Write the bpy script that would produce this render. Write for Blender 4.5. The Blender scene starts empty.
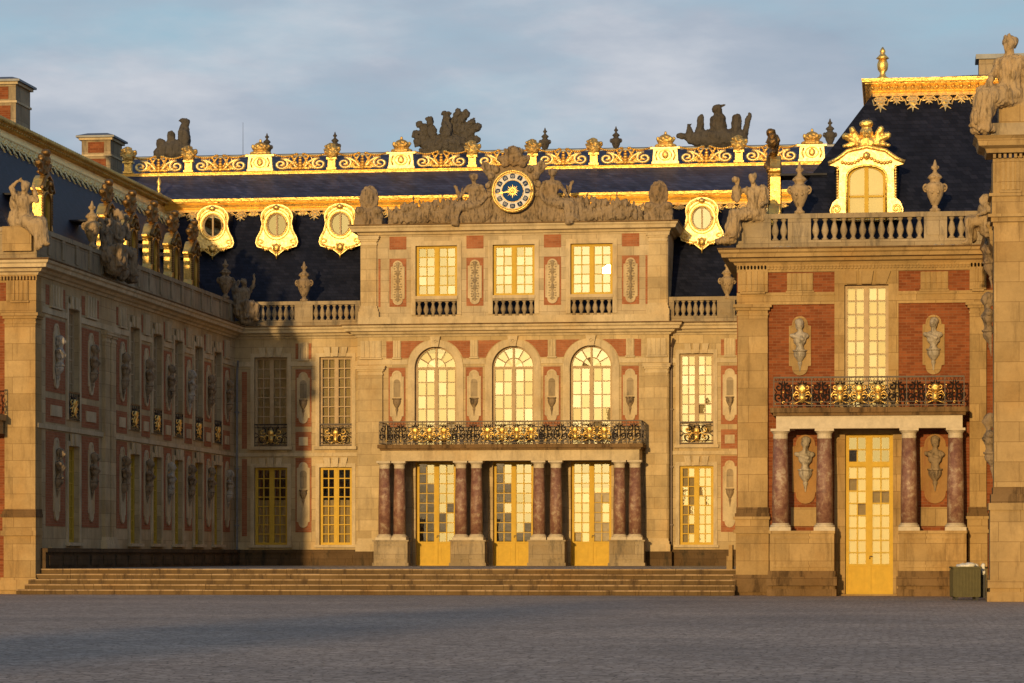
import bpy, bmesh, math, random
from mathutils import Vector, Matrix, noise
from mathutils.geometry import tessellate_polygon
PI = math.pi
R = random.Random(7)
scene = bpy.context.scene
C = scene.collection

# ------------------------------------------------------------------ survey
F_PX, CX, HY, EYE = 2900.0, 512.0, 555.0, 1.17
TH = math.atan(388 / F_PX)
YB, YF, XL, XR = 110.5, 84.3, -25.67, -4.69      # court facade, pavilion fronts, left and right court walls
XN, YN = 2.25, 73.5                              # corner of the nearer building on the right
TER = 0.757


def WX(px, Y):
    u = (px - CX) / F_PX
    d = Y / (math.cos(TH) + u * math.sin(TH))
    return d * (-math.sin(TH) + u * math.cos(TH))


def WZ(py, px, Y):
    u = (px - CX) / F_PX
    d = Y / (math.cos(TH) + u * math.sin(TH))
    return EYE + (HY - py) / F_PX * d


def WY(px, X):                                   # depth at which the wall plane X crosses a sight line
    a = TH + math.atan((CX - px) / F_PX)
    return -X / math.tan(a)


# ------------------------------------------------------------------ materials
def newmat(name):
    m = bpy.data.materials.new(name)
    m.use_nodes = True
    nt = m.node_tree
    return m, nt, nt.nodes, nt.links, nt.nodes['Principled BSDF']


def wallvec(nd, lk):
    """brick coordinates: run along the wall in x, height in y"""
    g = nd.new('ShaderNodeNewGeometry')
    s = nd.new('ShaderNodeSeparateXYZ')
    lk.new(g.outputs['Position'], s.inputs[0])
    a = nd.new('ShaderNodeMath')
    a.operation = 'ADD'
    lk.new(s.outputs[0], a.inputs[0])
    lk.new(s.outputs[1], a.inputs[1])
    c = nd.new('ShaderNodeCombineXYZ')
    lk.new(a.outputs[0], c.inputs[0])
    lk.new(s.outputs[2], c.inputs[1])
    return g, c, s


def noise_node(nd, lk, vec, scale, detail=5, rough=.6):
    n = nd.new('ShaderNodeTexNoise')
    n.inputs['Scale'].default_value = scale
    n.inputs['Detail'].default_value = detail
    n.inputs['Roughness'].default_value = rough
    lk.new(vec, n.inputs['Vector'])
    return n


def ramp(nd, lk, src, stops):
    r = nd.new('ShaderNodeValToRGB')
    el = r.color_ramp.elements
    while len(el) < len(stops):
        el.new(.5)
    for e, (p, c) in zip(el, stops):
        e.position = p
        e.color = (*c, 1) if len(c) == 3 else c
    lk.new(src, r.inputs[0])
    return r


def mix(nd, lk, fac, a, b, mode='MIX'):
    m = nd.new('ShaderNodeMix')
    m.data_type = 'RGBA'
    m.blend_type = mode
    for sock, v in ((m.inputs['Factor'], fac), (m.inputs[6], a), (m.inputs[7], b)):
        if hasattr(v, 'is_linked'):
            lk.new(v, sock)
        elif isinstance(v, (int, float)):
            sock.default_value = v
        else:
            sock.default_value = (*v, 1)
    return m.outputs[2]


def bump(nd, lk, h, strength, dist, bsdf):
    b = nd.new('ShaderNodeBump')
    b.inputs['Strength'].default_value = strength
    b.inputs['Distance'].default_value = dist
    lk.new(h, b.inputs['Height'])
    lk.new(b.outputs[0], bsdf.inputs['Normal'])
    return b


def stone_mat(name, base, var=.12, stain=(.16, .12, .08), stain_amt=.5, blocks=True, rough=.85, bw=.95, bh=.42, ss=1.4):
    m, nt, nd, lk, p = newmat(name)
    g, c, s = wallvec(nd, lk)
    pos = g.outputs['Position']
    n1 = noise_node(nd, lk, pos, 1.3, 6)
    n2 = noise_node(nd, lk, pos, 14, 5, .7)
    lo = tuple(v * (1 - var * 1.6) for v in base)
    hi = tuple(min(1, v * (1 + var)) for v in base)
    col = ramp(nd, lk, n1.outputs[0], [(.3, lo), (.7, hi)]).outputs[0]
    n4 = noise_node(nd, lk, pos, .55, 4, .6)
    col = mix(nd, lk, .9, col, ramp(nd, lk, n4.outputs[0], [(.35, (1.06, 1.04, 1.0)), (.55, (1.0, .95, .86)), (.70, (.95, .83, .66))]).outputs[0], 'MULTIPLY')
    if blocks:
        b = nd.new('ShaderNodeTexBrick')
        lk.new(c.outputs[0], b.inputs['Vector'])
        b.inputs['Scale'].default_value = 1
        b.inputs['Brick Width'].default_value = bw
        b.inputs['Row Height'].default_value = bh
        b.inputs['Mortar Size'].default_value = .008
        b.inputs['Mortar Smooth'].default_value = .3
        b.inputs['Color1'].default_value = (.78, .75, .70, 1)
        b.inputs['Color2'].default_value = (1.10, 1.08, 1.06, 1)
        b.inputs['Mortar'].default_value = (.42, .36, .30, 1)
        col = mix(nd, lk, .8, col, b.outputs['Color'], 'MULTIPLY')
    # rain stains, stretched downwards
    mp = nd.new('ShaderNodeMapping')
    mp.inputs['Scale'].default_value = (2.2, 2.2, .45)
    lk.new(pos, mp.inputs[0])
    n3 = noise_node(nd, lk, mp.outputs[0], ss, 8, .72)
    msk = ramp(nd, lk, n3.outputs[0], [(.50, (0, 0, 0)), (.64, (stain_amt,) * 3)]).outputs[0]
    col = mix(nd, lk, msk, col, stain)
    fine = ramp(nd, lk, n2.outputs[0], [(.25, (.8, .8, .8)), (.7, (1.05, 1.05, 1.05))]).outputs[0]
    col = mix(nd, lk, .6, col, fine, 'MULTIPLY')
    lk.new(col, p.inputs['Base Color'])
    p.inputs['Roughness'].default_value = rough
    p.inputs['Specular IOR Level'].default_value = .12
    bump(nd, lk, n2.outputs[0], .35, .02, p)
    return m


def brick_mat(name, c1, c2, mortar, amt=.85):
    m, nt, nd, lk, p = newmat(name)
    g, c, s = wallvec(nd, lk)
    b = nd.new('ShaderNodeTexBrick')
    lk.new(c.outputs[0], b.inputs['Vector'])
    b.inputs['Scale'].default_value = 1
    b.inputs['Brick Width'].default_value = .24
    b.inputs['Row Height'].default_value = .082
    b.inputs['Mortar Size'].default_value = .009
    b.inputs['Mortar Smooth'].default_value = .2
    b.inputs['Bias'].default_value = -.2
    b.inputs['Color1'].default_value = (*c1, 1)
    b.inputs['Color2'].default_value = (*c2, 1)
    b.inputs['Mortar'].default_value = (*mortar, 1)
    n = noise_node(nd, lk, g.outputs['Position'], 2.2, 6, .7)
    f = ramp(nd, lk, n.outputs[0], [(.3, (.72, .7, .7)), (.7, (1.12, 1.1, 1.08))]).outputs[0]
    lk.new(mix(nd, lk, amt, b.outputs['Color'], f, 'MULTIPLY'), p.inputs['Base Color'])
    p.inputs['Roughness'].default_value = .9
    p.inputs['Specular IOR Level'].default_value = .1
    bump(nd, lk, b.outputs['Fac'], -.3, .01, p)
    return m


def plain_mat(name, base, rough=.6, metal=0., spec=.5, nscale=8, var=.2, bumps=.15, bdist=.01):
    m, nt, nd, lk, p = newmat(name)
    g = nd.new('ShaderNodeNewGeometry')
    n = noise_node(nd, lk, g.outputs['Position'], nscale, 5, .65)
    lo = tuple(v * (1 - var) for v in base)
    hi = tuple(min(1, v * (1 + var)) for v in base)
    lk.new(ramp(nd, lk, n.outputs[0], [(.3, lo), (.7, hi)]).outputs[0], p.inputs['Base Color'])
    p.inputs['Roughness'].default_value = rough
    p.inputs['Metallic'].default_value = metal
    p.inputs['Specular IOR Level'].default_value = spec
    if bumps:
        bump(nd, lk, n.outputs[0], bumps, bdist, p)
    return m


def gold_mat(name, base, rough=.34, tarnish=.35, bd=.05):
    m, nt, nd, lk, p = newmat(name)
    g = nd.new('ShaderNodeNewGeometry')
    n = noise_node(nd, lk, g.outputs['Position'], 9, 4, .6)
    t = noise_node(nd, lk, g.outputs['Position'], 1.6, 6, .7)
    f = ramp(nd, lk, t.outputs[0], [(.45, (0, 0, 0)), (.75, (tarnish,) * 3)]).outputs[0]
    lk.new(mix(nd, lk, f, base, (.36, .17, .05)), p.inputs['Base Color'])
    p.inputs['Metallic'].default_value = .9
    rr = ramp(nd, lk, n.outputs[0], [(.3, (rough,) * 3), (.7, (rough + .25,) * 3)]).outputs[0]
    lk.new(rr, p.inputs['Roughness'])
    bump(nd, lk, n.outputs[0], .7, bd, p)
    return m


M = {}
M['stone'] = stone_mat('limestone_wall', (.51, .41, .25), stain_amt=.3)
M['stone_attic'] = stone_mat('limestone_attic', (.50, .42, .29), stain_amt=.3)
M['stone_trim'] = stone_mat('limestone_trim', (.56, .46, .30), blocks=False, stain_amt=.35)
M['stone_top'] = stone_mat('limestone_weathered', (.36, .295, .20), blocks=True, stain_amt=.7, stain=(.12, .10, .075), bw=1.4, bh=.6)
M['stone_pav'] = stone_mat('limestone_ochre', (.42, .30, .145), stain_amt=.4, stain=(.13, .08, .035), bw=1.1, bh=.5)
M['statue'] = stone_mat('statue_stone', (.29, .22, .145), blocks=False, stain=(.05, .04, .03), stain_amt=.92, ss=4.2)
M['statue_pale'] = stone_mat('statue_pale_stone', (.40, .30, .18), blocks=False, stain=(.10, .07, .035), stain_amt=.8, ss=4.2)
M['statue_dark'] = stone_mat('statue_dark_stone', (.085, .078, .072), blocks=False, stain=(.03, .03, .03), stain_amt=.7, ss=4.2)
M['bust'] = stone_mat('bust_marble', (.42, .38, .32), blocks=False, stain=(.09, .075, .055), stain_amt=.85, rough=.5, ss=4.2)
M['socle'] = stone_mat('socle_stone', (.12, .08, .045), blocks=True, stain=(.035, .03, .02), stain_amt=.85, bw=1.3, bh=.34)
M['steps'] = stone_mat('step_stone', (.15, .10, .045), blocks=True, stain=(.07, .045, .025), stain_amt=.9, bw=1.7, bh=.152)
M['ledge'] = stone_mat('ledge_stone', (.20, .13, .065), blocks=True, stain=(.05, .03, .015), stain_amt=.8, bw=1.6, bh=.5)
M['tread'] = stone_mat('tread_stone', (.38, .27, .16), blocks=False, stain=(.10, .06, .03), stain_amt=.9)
M['niche'] = stone_mat('niche_plaster', (.34, .20, .08), blocks=False, stain=(.25, .1, .05), stain_amt=.5)
M['brick'] = brick_mat('red_brick', (.19, .056, .021), (.30, .10, .038), (.24, .11, .055))
M['brick_panel'] = brick_mat('brick_panel', (.32, .115, .052), (.40, .16, .075), (.34, .18, .10))
M['gold'] = gold_mat('gilding', (.92, .63, .19), .30)
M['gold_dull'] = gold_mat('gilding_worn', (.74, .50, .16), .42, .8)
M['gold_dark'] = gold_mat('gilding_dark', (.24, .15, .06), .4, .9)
M['gold_leaf'] = gold_mat('gilding_leaf', (.82, .52, .13), .36, .5)
M['gold_pale'] = gold_mat('gilding_pale', (.98, .78, .36), .36, .25, .04)
M['wood_gold'] = plain_mat('ochre_paint', (.56, .36, .042), .6, 0, .2, 5, .1, .05)
M['wood_tan'] = plain_mat('tan_paint', (.45, .33, .19), .7, 0, .15, 5, .15, .05)
M['iron'] = plain_mat('wrought_iron', (.035, .024, .018), .5, .4, .5, 20, .3, .1)
M['lead'] = plain_mat('lead_sheet', (.10, .11, .13), .45, .3, .5, 3, .25, .2)
M['white_marble'] = plain_mat('white_marble', (.52, .44, .32), .6, 0, .2, 6, .15, .05)
M['blind'] = plain_mat('linen_blind', (.50, .385, .19), .9, 0, .1, 3, .12, 0)
M['dark'] = plain_mat('room_dark', (.022, .016, .012), .9, 0, .1, 3, .2, 0)  # near-black colour stands for the shade inside the rooms
M['clock_white'] = plain_mat('clock_enamel', (.66, .64, .60), .7, 0, .1, 6, .06, 0)
M['clock_blue'] = plain_mat('clock_blue', (.014, .055, .18), .8, 0, .05, 6, .1, 0)
M['clock_dark'] = plain_mat('clock_cartouche', (.02, .04, .10), .8, 0, .05, 6, .1, 0)
M['bin_green'] = plain_mat('bin_green', (.075, .064, .018), .6, 0, .4, 9, .2, .1)
M['bin_dark'] = plain_mat('bin_black', (.02, .02, .02), .6, 0, .4, 9, .2, .1)
M['bag'] = plain_mat('plastic_bag', (.7, .68, .62), .5, 0, .4, 9, .1, .3, .03)
M['pipe'] = plain_mat('drain_pipe', (.09, .06, .045), .5, .2, .4, 9, .2, .1)
M['pipe_grey'] = plain_mat('drain_pipe_grey', (.22, .22, .23), .5, .2, .4, 9, .2, .1)


def slate_mat(k=1.):
    m, nt, nd, lk, p = newmat('slate')
    g, c, s = wallvec(nd, lk)
    b = nd.new('ShaderNodeTexBrick')
    lk.new(c.outputs[0], b.inputs['Vector'])
    b.inputs['Scale'].default_value = 1
    b.inputs['Brick Width'].default_value = .22
    b.inputs['Row Height'].default_value = .13
    b.inputs['Mortar Size'].default_value = .006
    b.inputs['Color1'].default_value = (.006, .008, .018, 1)
    b.inputs['Color2'].default_value = (.016, .019, .036, 1)
    b.inputs['Mortar'].default_value = (.003, .004, .008, 1)
    n = noise_node(nd, lk, g.outputs['Position'], 1.1, 7, .7)
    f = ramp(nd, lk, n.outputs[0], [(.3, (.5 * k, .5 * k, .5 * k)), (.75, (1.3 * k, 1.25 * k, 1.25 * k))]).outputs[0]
    lk.new(mix(nd, lk, 1., b.outputs['Color'], f, 'MULTIPLY'), p.inputs['Base Color'])
    p.inputs['Roughness'].default_value = .55
    p.inputs['Specular IOR Level'].default_value = .2
    bump(nd, lk, b.outputs['Color'], .25, .02, p)
    return m


M['slate'] = slate_mat()
M['slate_skylit'] = slate_mat(3.6)  # lighter copy of slate, sky light on the flatter slopes put into its colour


def redmarble():
    m, nt, nd, lk, p = newmat('red_marble')
    g = nd.new('ShaderNodeNewGeometry')
    n0 = noise_node(nd, lk, g.outputs['Position'], 2.5, 3)
    w = mix(nd, lk, .25, g.outputs['Position'], n0.outputs['Color'])
    n = noise_node(nd, lk, w, 6.5, 9, .75)
    r = ramp(nd, lk, n.outputs[0], [(.30, (.09, .04, .03)), (.44, (.19, .085, .06)), (.55, (.27, .155, .10)), (.63, (.42, .32, .23)), (.72, (.16, .07, .05))])
    lk.new(r.outputs[0], p.inputs['Base Color'])
    p.inputs['Roughness'].default_value = .55
    return m


M['marble'] = redmarble()


def glass_mat():
    m, nt, nd, lk, p = newmat('window_glass')
    nd.remove(p)
    out = nd['Material Output']
    gl = nd.new('ShaderNodeBsdfGlossy')
    gl.inputs['Roughness'].default_value = .0
    gl.inputs['Color'].default_value = (1, .97, .9, 1)
    g = nd.new('ShaderNodeNewGeometry')
    n = noise_node(nd, lk, g.outputs['Position'], 3.5, 3)
    b = nd.new('ShaderNodeBump')
    b.inputs['Strength'].default_value = .012
    b.inputs['Distance'].default_value = .02
    lk.new(n.outputs[0], b.inputs['Height'])
    lk.new(b.outputs[0], gl.inputs['Normal'])
    tr = nd.new('ShaderNodeBsdfTransparent')
    tr.inputs['Color'].default_value = (.85, .85, .8, 1)
    mx = nd.new('ShaderNodeMixShader')
    mx.inputs[0].default_value = GLASS_REFL
    lk.new(tr.outputs[0], mx.inputs[1])
    lk.new(gl.outputs[0], mx.inputs[2])
    lk.new(mx.outputs[0], out.inputs[0])
    return m


GLASS_REFL = .25
M['glass'] = glass_mat()


def cobble_mat():
    m, nt, nd, lk, p = newmat('stone_setts')
    g = nd.new('ShaderNodeNewGeometry')
    pos = g.outputs['Position']
    b = nd.new('ShaderNodeTexVoronoi')
    b.inputs['Scale'].default_value = 7.5
    b.inputs['Randomness'].default_value = .75
    lk.new(pos, b.inputs['Vector'])
    e = nd.new('ShaderNodeTexVoronoi')
    e.feature = 'DISTANCE_TO_EDGE'
    e.inputs['Scale'].default_value = 7.5
    e.inputs['Randomness'].default_value = .75
    lk.new(pos, e.inputs['Vector'])
    sh = nd.new('ShaderNodeSeparateColor')
    lk.new(b.outputs['Color'], sh.inputs[0])
    cell = ramp(nd, lk, sh.outputs[0], [(0, (.36, .28, .205)), (.5, (.44, .345, .26)), (1, (.53, .42, .325))]).outputs[0]
    jn = ramp(nd, lk, e.outputs['Distance'], [(.015, (.42, .4, .38)), (.09, (1, 1, 1))]).outputs[0]
    cell = mix(nd, lk, 1., cell, jn, 'MULTIPLY')
    n = noise_node(nd, lk, pos, .16, 7, .65)
    f = ramp(nd, lk, n.outputs[0], [(.33, (.82, .82, .84)), (.5, (1.02, 1.0, 1.0)), (.68, (1.25, 1.2, 1.17))]).outputs[0]  # broad warm and cool tones put sun patches into the paving colour
    n2 = noise_node(nd, lk, pos, 3.2, 6, .8)
    f2 = ramp(nd, lk, n2.outputs[0], [(.3, (.8, .8, .8)), (.7, (1.2, 1.2, 1.2))]).outputs[0]
    c = mix(nd, lk, 1., cell, f, 'MULTIPLY')
    lk.new(mix(nd, lk, .8, c, f2, 'MULTIPLY'), p.inputs['Base Color'])
    p.inputs['Roughness'].default_value = .8
    p.inputs['Specular IOR Level'].default_value = .2
    h = mix(nd, lk, .3, jn, n2.outputs[0])
    bump(nd, lk, h, .35, .01, p)
    return m


M['cobble'] = cobble_mat()


# ------------------------------------------------------------------ object helpers
def mesh_from(bm, smooth=False, name='m'):
    me = bpy.data.meshes.new(name)
    bmesh.ops.recalc_face_normals(bm, faces=bm.faces)
    if smooth:
        for f in bm.faces:
            f.smooth = True
    bm.to_mesh(me)
    bm.free()
    return me


def obj(name, geo, mat, parent=None, loc=(0, 0, 0), rz=0., smooth=False, label=None, kind=None):
    me = geo if isinstance(geo, bpy.types.Mesh) else mesh_from(geo, smooth, name)
    if not me.materials:
        me.materials.append(M[mat])
    o = bpy.data.objects.new(name, me)
    C.objects.link(o)
    o.parent = parent
    o.location = loc
    o.rotation_euler = (0, 0, rz)
    if label:
        o['label'] = label
    if kind:
        o['kind'] = kind
    return o


def thing(name, label, cat, loc=(0, 0, 0), rz=0., group=None):
    o = bpy.data.objects.new(name, None)
    o.empty_display_size = .2
    C.objects.link(o)
    o.location = loc
    o.rotation_euler = (0, 0, rz)
    o['label'] = label
    o['category'] = cat
    if group:
        o['group'] = group
    return o


def tag(o, label, cat, group=None):
    o['label'] = label
    o['category'] = cat
    if group:
        o['group'] = group
    return o


def box(bm, x0, x1, y0, y1, z0, z1):
    x0, x1 = sorted((x0, x1)); y0, y1 = sorted((y0, y1)); z0, z1 = sorted((z0, z1))
    v = [bm.verts.new(p) for p in ((x0, y0, z0), (x1, y0, z0), (x1, y1, z0), (x0, y1, z0), (x0, y0, z1), (x1, y0, z1), (x1, y1, z1), (x0, y1, z1))]
    for f in ((0, 1, 5, 4), (1, 2, 6, 5), (2, 3, 7, 6), (3, 0, 4, 7), (4, 5, 6, 7), (3, 2, 1, 0)):
        bm.faces.new([v[i] for i in f])


def boxes(*bs):
    bm = bmesh.new()
    for b in bs:
        box(bm, *b)
    return bm


def slab(bm, loops, y0, y1, fn=None):
    """flat shape in x,z with holes, thickness from y0 to y1"""
    tris = tessellate_polygon([[Vector((x, z, 0)) for x, z in l] for l in loops])
    flat = [p for l in loops for p in l]
    a = [bm.verts.new((x, y0, z)) for x, z in flat]
    b = [bm.verts.new((x, y1, z)) for x, z in flat]
    for t in tris:
        try:
            bm.faces.new([a[i] for i in t])
            bm.faces.new([b[i] for i in reversed(t)])
        except ValueError:
            pass
    k = 0
    for l in loops:
        n = len(l)
        for i in range(n):
            j = (i + 1) % n
            try:
                bm.faces.new((a[k + i], a[k + j], b[k + j], b[k + i]))
            except ValueError:
                pass
        k += n


def lathe(bm, prof, n=12, cx=0, cy=0, z0=0, sc=1.):
    rings = []
    for r, z in prof:
        rings.append([bm.verts.new((cx + r * sc * math.cos(2 * PI * i / n), cy + r * sc * math.sin(2 * PI * i / n), z0 + z * sc)) for i in range(n)])
    for a, b in zip(rings, rings[1:]):
        for i in range(n):
            bm.faces.new((a[i], a[(i + 1) % n], b[(i + 1) % n], b[i]))
    bm.faces.new(rings[0][::-1])
    bm.faces.new(rings[-1])


def tube(bm, pts, r, n=5, r1=None, flat=1.):
    pts = [Vector(p) for p in pts]
    rings = []
    for i, p in enumerate(pts):
        t = (pts[min(i + 1, len(pts) - 1)] - pts[max(i - 1, 0)])
        if t.length < 1e-9:
            t = Vector((0, 0, 1))
        t.normalize()
        up = Vector((0, 1, 0)) if abs(t.y) < .9 else Vector((1, 0, 0))
        a = t.cross(up).normalized()
        b = a.cross(t).normalized()
        rr = r if r1 is None else r + (r1 - r) * i / (len(pts) - 1)
        rings.append([bm.verts.new(p + rr * (math.cos(2 * PI * k / n) * a + flat * math.sin(2 * PI * k / n) * b)) for k in range(n)])
    for a, b in zip(rings, rings[1:]):
        for i in range(n):
            bm.faces.new((a[i], a[(i + 1) % n], b[(i + 1) % n], b[i]))
    bm.faces.new(rings[0][::-1])
    bm.faces.new(rings[-1])


def ico(bm, c, r, sub=1, sc=(1, 1, 1)):
    m = Matrix.Translation(c) @ Matrix.Diagonal((r * sc[0], r * sc[1], r * sc[2], 1))
    bmesh.ops.create_icosphere(bm, subdivisions=sub, radius=1, matrix=m)


def spiral(cx, cz, r, turns, a0, y=0, sgn=1, n=None, rin=.12):
    n = n or int(12 * turns) + 2
    return [(cx + sgn * (r * (1 - (1 - rin) * i / n)) * math.cos(a0 + 2 * PI * turns * i / n), y,
             cz + (r * (1 - (1 - rin) * i / n)) * math.sin(a0 + 2 * PI * turns * i / n)) for i in range(n + 1)]


def rect(x0, x1, z0, z1):
    return [(x0, z0), (x1, z0), (x1, z1), (x0, z1)]


def arch(xc, w, z0, zs, n=14):
    r = w / 2
    return [(xc - r, z0), (xc + r, z0)] + [(xc + r * math.cos(PI * i / n), zs + r * math.sin(PI * i / n)) for i in range(n + 1)]


def lozenge(xc, zc, w, h):
    """oblong plate with notched round ends, as round the busts"""
    r = w * .36
    zt, zb = zc + h / 2, zc - h / 2
    out = [(xc + w / 2, zb + w * .45), (xc + w / 2, zt - w * .45), (xc + r, zt - w * .42)]
    out += [(xc + r * math.cos(PI * i / 8), zt - w * .36 + r * math.sin(PI * i / 8)) for i in range(9)]
    out += [(xc - r, zt - w * .42), (xc - w / 2, zt - w * .45), (xc - w / 2, zb + w * .45), (xc - r, zb + w * .42)]
    out += [(xc + r * math.cos(PI + PI * i / 8), zb + w * .36 + r * math.sin(PI + PI * i / 8)) for i in range(9)]
    out += [(xc + r, zb + w * .42)]
    return out


def sweep(bm, path, profile, i0=0, i1=None, caps=True):
    """profile (outwards, z) swept along a plan path; outwards is the right-hand side of the direction of travel"""
    i1 = len(path) - 1 if i1 is None else i1
    P = [Vector(p) for p in path]
    nrm = []
    for a, b in zip(P, P[1:]):
        d = (b - a).normalized()
        nrm.append(Vector((d.y, -d.x)))
    rings = []
    for i in range(i0, i1 + 1):
        n1 = nrm[max(i - 1, 0)]
        n2 = nrm[min(i, len(nrm) - 1)]
        v = (n1 + n2) / (1 + n1.dot(n2))
        rings.append([bm.verts.new((P[i].x + v.x * p, P[i].y + v.y * p, z)) for p, z in profile])
    m = len(profile)
    for a, b in zip(rings, rings[1:]):
        for k in range(m):
            bm.faces.new((a[k], a[(k + 1) % m], b[(k + 1) % m], b[k]))
    if caps:
        bm.faces.new(rings[0])
        bm.faces.new(rings[-1][::-1])


def shear_y(bm, k, z0, y0=0):
    for v in bm.verts:
        v.co.y += y0 + k * (v.co.z - z0)


# ------------------------------------------------------------------ sculpture (voxel-joined, one surface each)
def blob(name, prims, voxel=.035, amp=.02, freq=5, seed=0, mirror=False, fold=0.):
    bm = bmesh.new()
    for p in prims:
        if p[0] == 'c':
            a, b, r0, r1 = Vector(p[1]), Vector(p[2]), p[3], p[4]
            d = b - a
            if d.length > 1e-4:
                m = Matrix.Translation((a + b) / 2) @ d.to_track_quat('Z', 'Y').to_matrix().to_4x4()
                bmesh.ops.create_cone(bm, cap_ends=True, segments=10, radius1=r0, radius2=r1, depth=d.length, matrix=m)
            ico(bm, a, r0, 2)
            ico(bm, b, r1, 2)
        elif p[0] == 'e':
            rot = Matrix.Rotation(p[3] if len(p) > 3 else 0, 4, 'Y')
            m = Matrix.Translation(p[1]) @ rot @ Matrix.Diagonal((*p[2], 1))
            bmesh.ops.create_icosphere(bm, subdivisions=2, radius=1, matrix=m)
        elif p[0] == 'b':
            box(bm, *p[1])
    me = bpy.data.meshes.new('tmp')
    bm.to_mesh(me)
    bm.free()
    o = bpy.data.objects.new('tmp', me)
    C.objects.link(o)
    r = o.modifiers.new('r', 'REMESH')
    r.mode = 'VOXEL'
    r.voxel_size = voxel
    s = o.modifiers.new('s', 'SMOOTH')
    s.iterations = 2
    s.factor = .5
    dg = bpy.context.evaluated_depsgraph_get()
    out = bpy.data.meshes.new_from_object(o.evaluated_get(dg))
    out.name = name
    C.objects.unlink(o)
    bpy.data.objects.remove(o)
    off = Vector((seed * 7.3, seed * 3.1, seed * 1.7))
    for v in out.vertices:
        n = v.normal.copy()
        q = v.co * freq + off
        h = noise.fractal(q, .8, 2.1, 3) * amp
        if fold:
            q2 = Vector((v.co.x * 13, v.co.y * 13, v.co.z * 3.0)) + off
            h += (abs(noise.noise(q2)) - .25) * fold
        v.co += n * h
    if mirror:
        for v in out.vertices:
            v.co.x *= -1
        out.flip_normals()
    for p in out.polygons:
        p.use_smooth = True
    return out


def human(j, hair=1, drape=.5):
    fat = j.get('fat', 1.18)
    V = lambda k: Vector(j[k])
    pe, ch, hd = V('pelvis'), V('chest'), V('head')
    side = Vector(j.get('side', (1, 0, 0)))
    sp = (ch - pe).normalized()
    L = []
    c = lambda a, b, r0, r1: L.append(('c', tuple(a), tuple(b), r0 * fat, r1 * fat))
    c(pe, pe.lerp(ch, .5), .165, .14)
    c(pe.lerp(ch, .5), ch, .14, .17)
    sL, sR = ch + side * .19 + sp * .08, ch - side * .19 + sp * .08
    c(sL, sR, .085, .085)
    nb = ch + sp * .14
    c(nb, hd - sp * .06, .062, .055)
    L.append(('e', tuple(hd), (.098, .112, .132)))
    fd = Vector(j.get('face', (0, -1, 0)))
    L.append(('e', tuple(hd + fd * .115 + Vector((0, 0, -.01))), (.022, .022, .035)))
    L.append(('e', tuple(hd + fd * .085 + Vector((0, 0, -.075))), (.045, .045, .04)))
    if hair:
        L.append(('e', tuple(hd - fd * .05 + Vector((0, 0, .05))), (.12, .12, .11)))
        L.append(('e', tuple(hd - fd * .13 + Vector((0, 0, .03))), (.065, .065, .07)))
    for s, sh in (('L', sL), ('R', sR)):
        e, h = V('elb' + s), V('hand' + s)
        c(sh, e, .068, .05)
        c(e, h, .05, .034)
        L.append(('e', tuple(h), (.05, .05, .05)))
    for s, k in (('L', 1), ('R', -1)):
        hp = pe + side * .1 * k
        kn, ft = V('knee' + s), V('foot' + s)
        c(hp, kn, .115 + .04 * drape, .075 + .04 * drape)
        c(kn, ft, .075 + .05 * drape, .05 + .06 * drape)
        fdir = Vector(j.get('toe', (0, -1, 0)))
        c(ft, ft + fdir * .16 + Vector((0, 0, -.03)), .05, .035)
    if drape > .3:
        c(V('kneeL'), V('kneeR'), .08, .08)
        m = (V('kneeL') + V('kneeR')) / 2
        c(m, (V('footL') + V('footR')) / 2 + Vector((0, 0, .1)), .1, .12)
        c(pe, m, .16, .12)
        c(sL, pe - side * .12, .07, .1)
    return L


def xf(prims, s=1., off=(0, 0, 0)):
    out = []
    o = Vector(off)
    for p in prims:
        if p[0] == 'c':
            out.append(('c', tuple(Vector(p[1]) * s + o), tuple(Vector(p[2]) * s + o), p[3] * s, p[4] * s))
        elif p[0] == 'e':
            out.append(('e', tuple(Vector(p[1]) * s + o), tuple(v * s for v in p[2]), *p[3:]))
        else:
            b = p[1]
            out.append(('b', (b[0] * s + o.x, b[1] * s + o.x, b[2] * s + o.y, b[3] * s + o.y, b[4] * s + o.z, b[5] * s + o.z)))
    return out


# seated, legs forward
SEAT = dict(pelvis=(0, 0, .1), chest=(.02, -.02, .58), head=(.0, -.06, .95), kneeL=(.2, -.5, .12), footL=(.22, -.5, -.38),
            kneeR=(-.18, -.48, .2), footR=(-.15, -.4, -.3), elbL=(.42, -.02, .36), handL=(.3, -.3, .25), elbR=(-.4, -.1, .4), handR=(-.2, -.38, .3))
# seated side-saddle, legs falling towards +x
SIDE = dict(pelvis=(0, 0, .12), chest=(-.03, -.02, .62), head=(-.0, -.08, 1.0), kneeL=(.5, -.22, .12), footL=(.62, -.25, -.42),
            kneeR=(.42, -.34, .0), footR=(.46, -.36, -.5), elbL=(.28, -.08, .5), handL=(.4, -.26, .3), elbR=(-.36, .0, .9), handR=(-.12, -.05, 1.12), side=(.9, .3, 0), toe=(.6, -.6, 0))
RECL = dict(pelvis=(0, 0, .2), chest=(.3, -.05, .62), head=(.42, -.1, 1.02), kneeL=(-.42, -.25, .52), footL=(-.75, -.3, .12),
            kneeR=(-.5, -.1, .2), footR=(-.95, -.2, .08), elbL=(.58, -.1, .45), handL=(.7, -.2, .2), elbR=(.05, -.25, .52), handR=(-.2, -.35, .55), side=(.35, .2, -.1), face=(-.7, -.7, 0), toe=(-1, -.2, 0))

SM = {}


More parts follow.
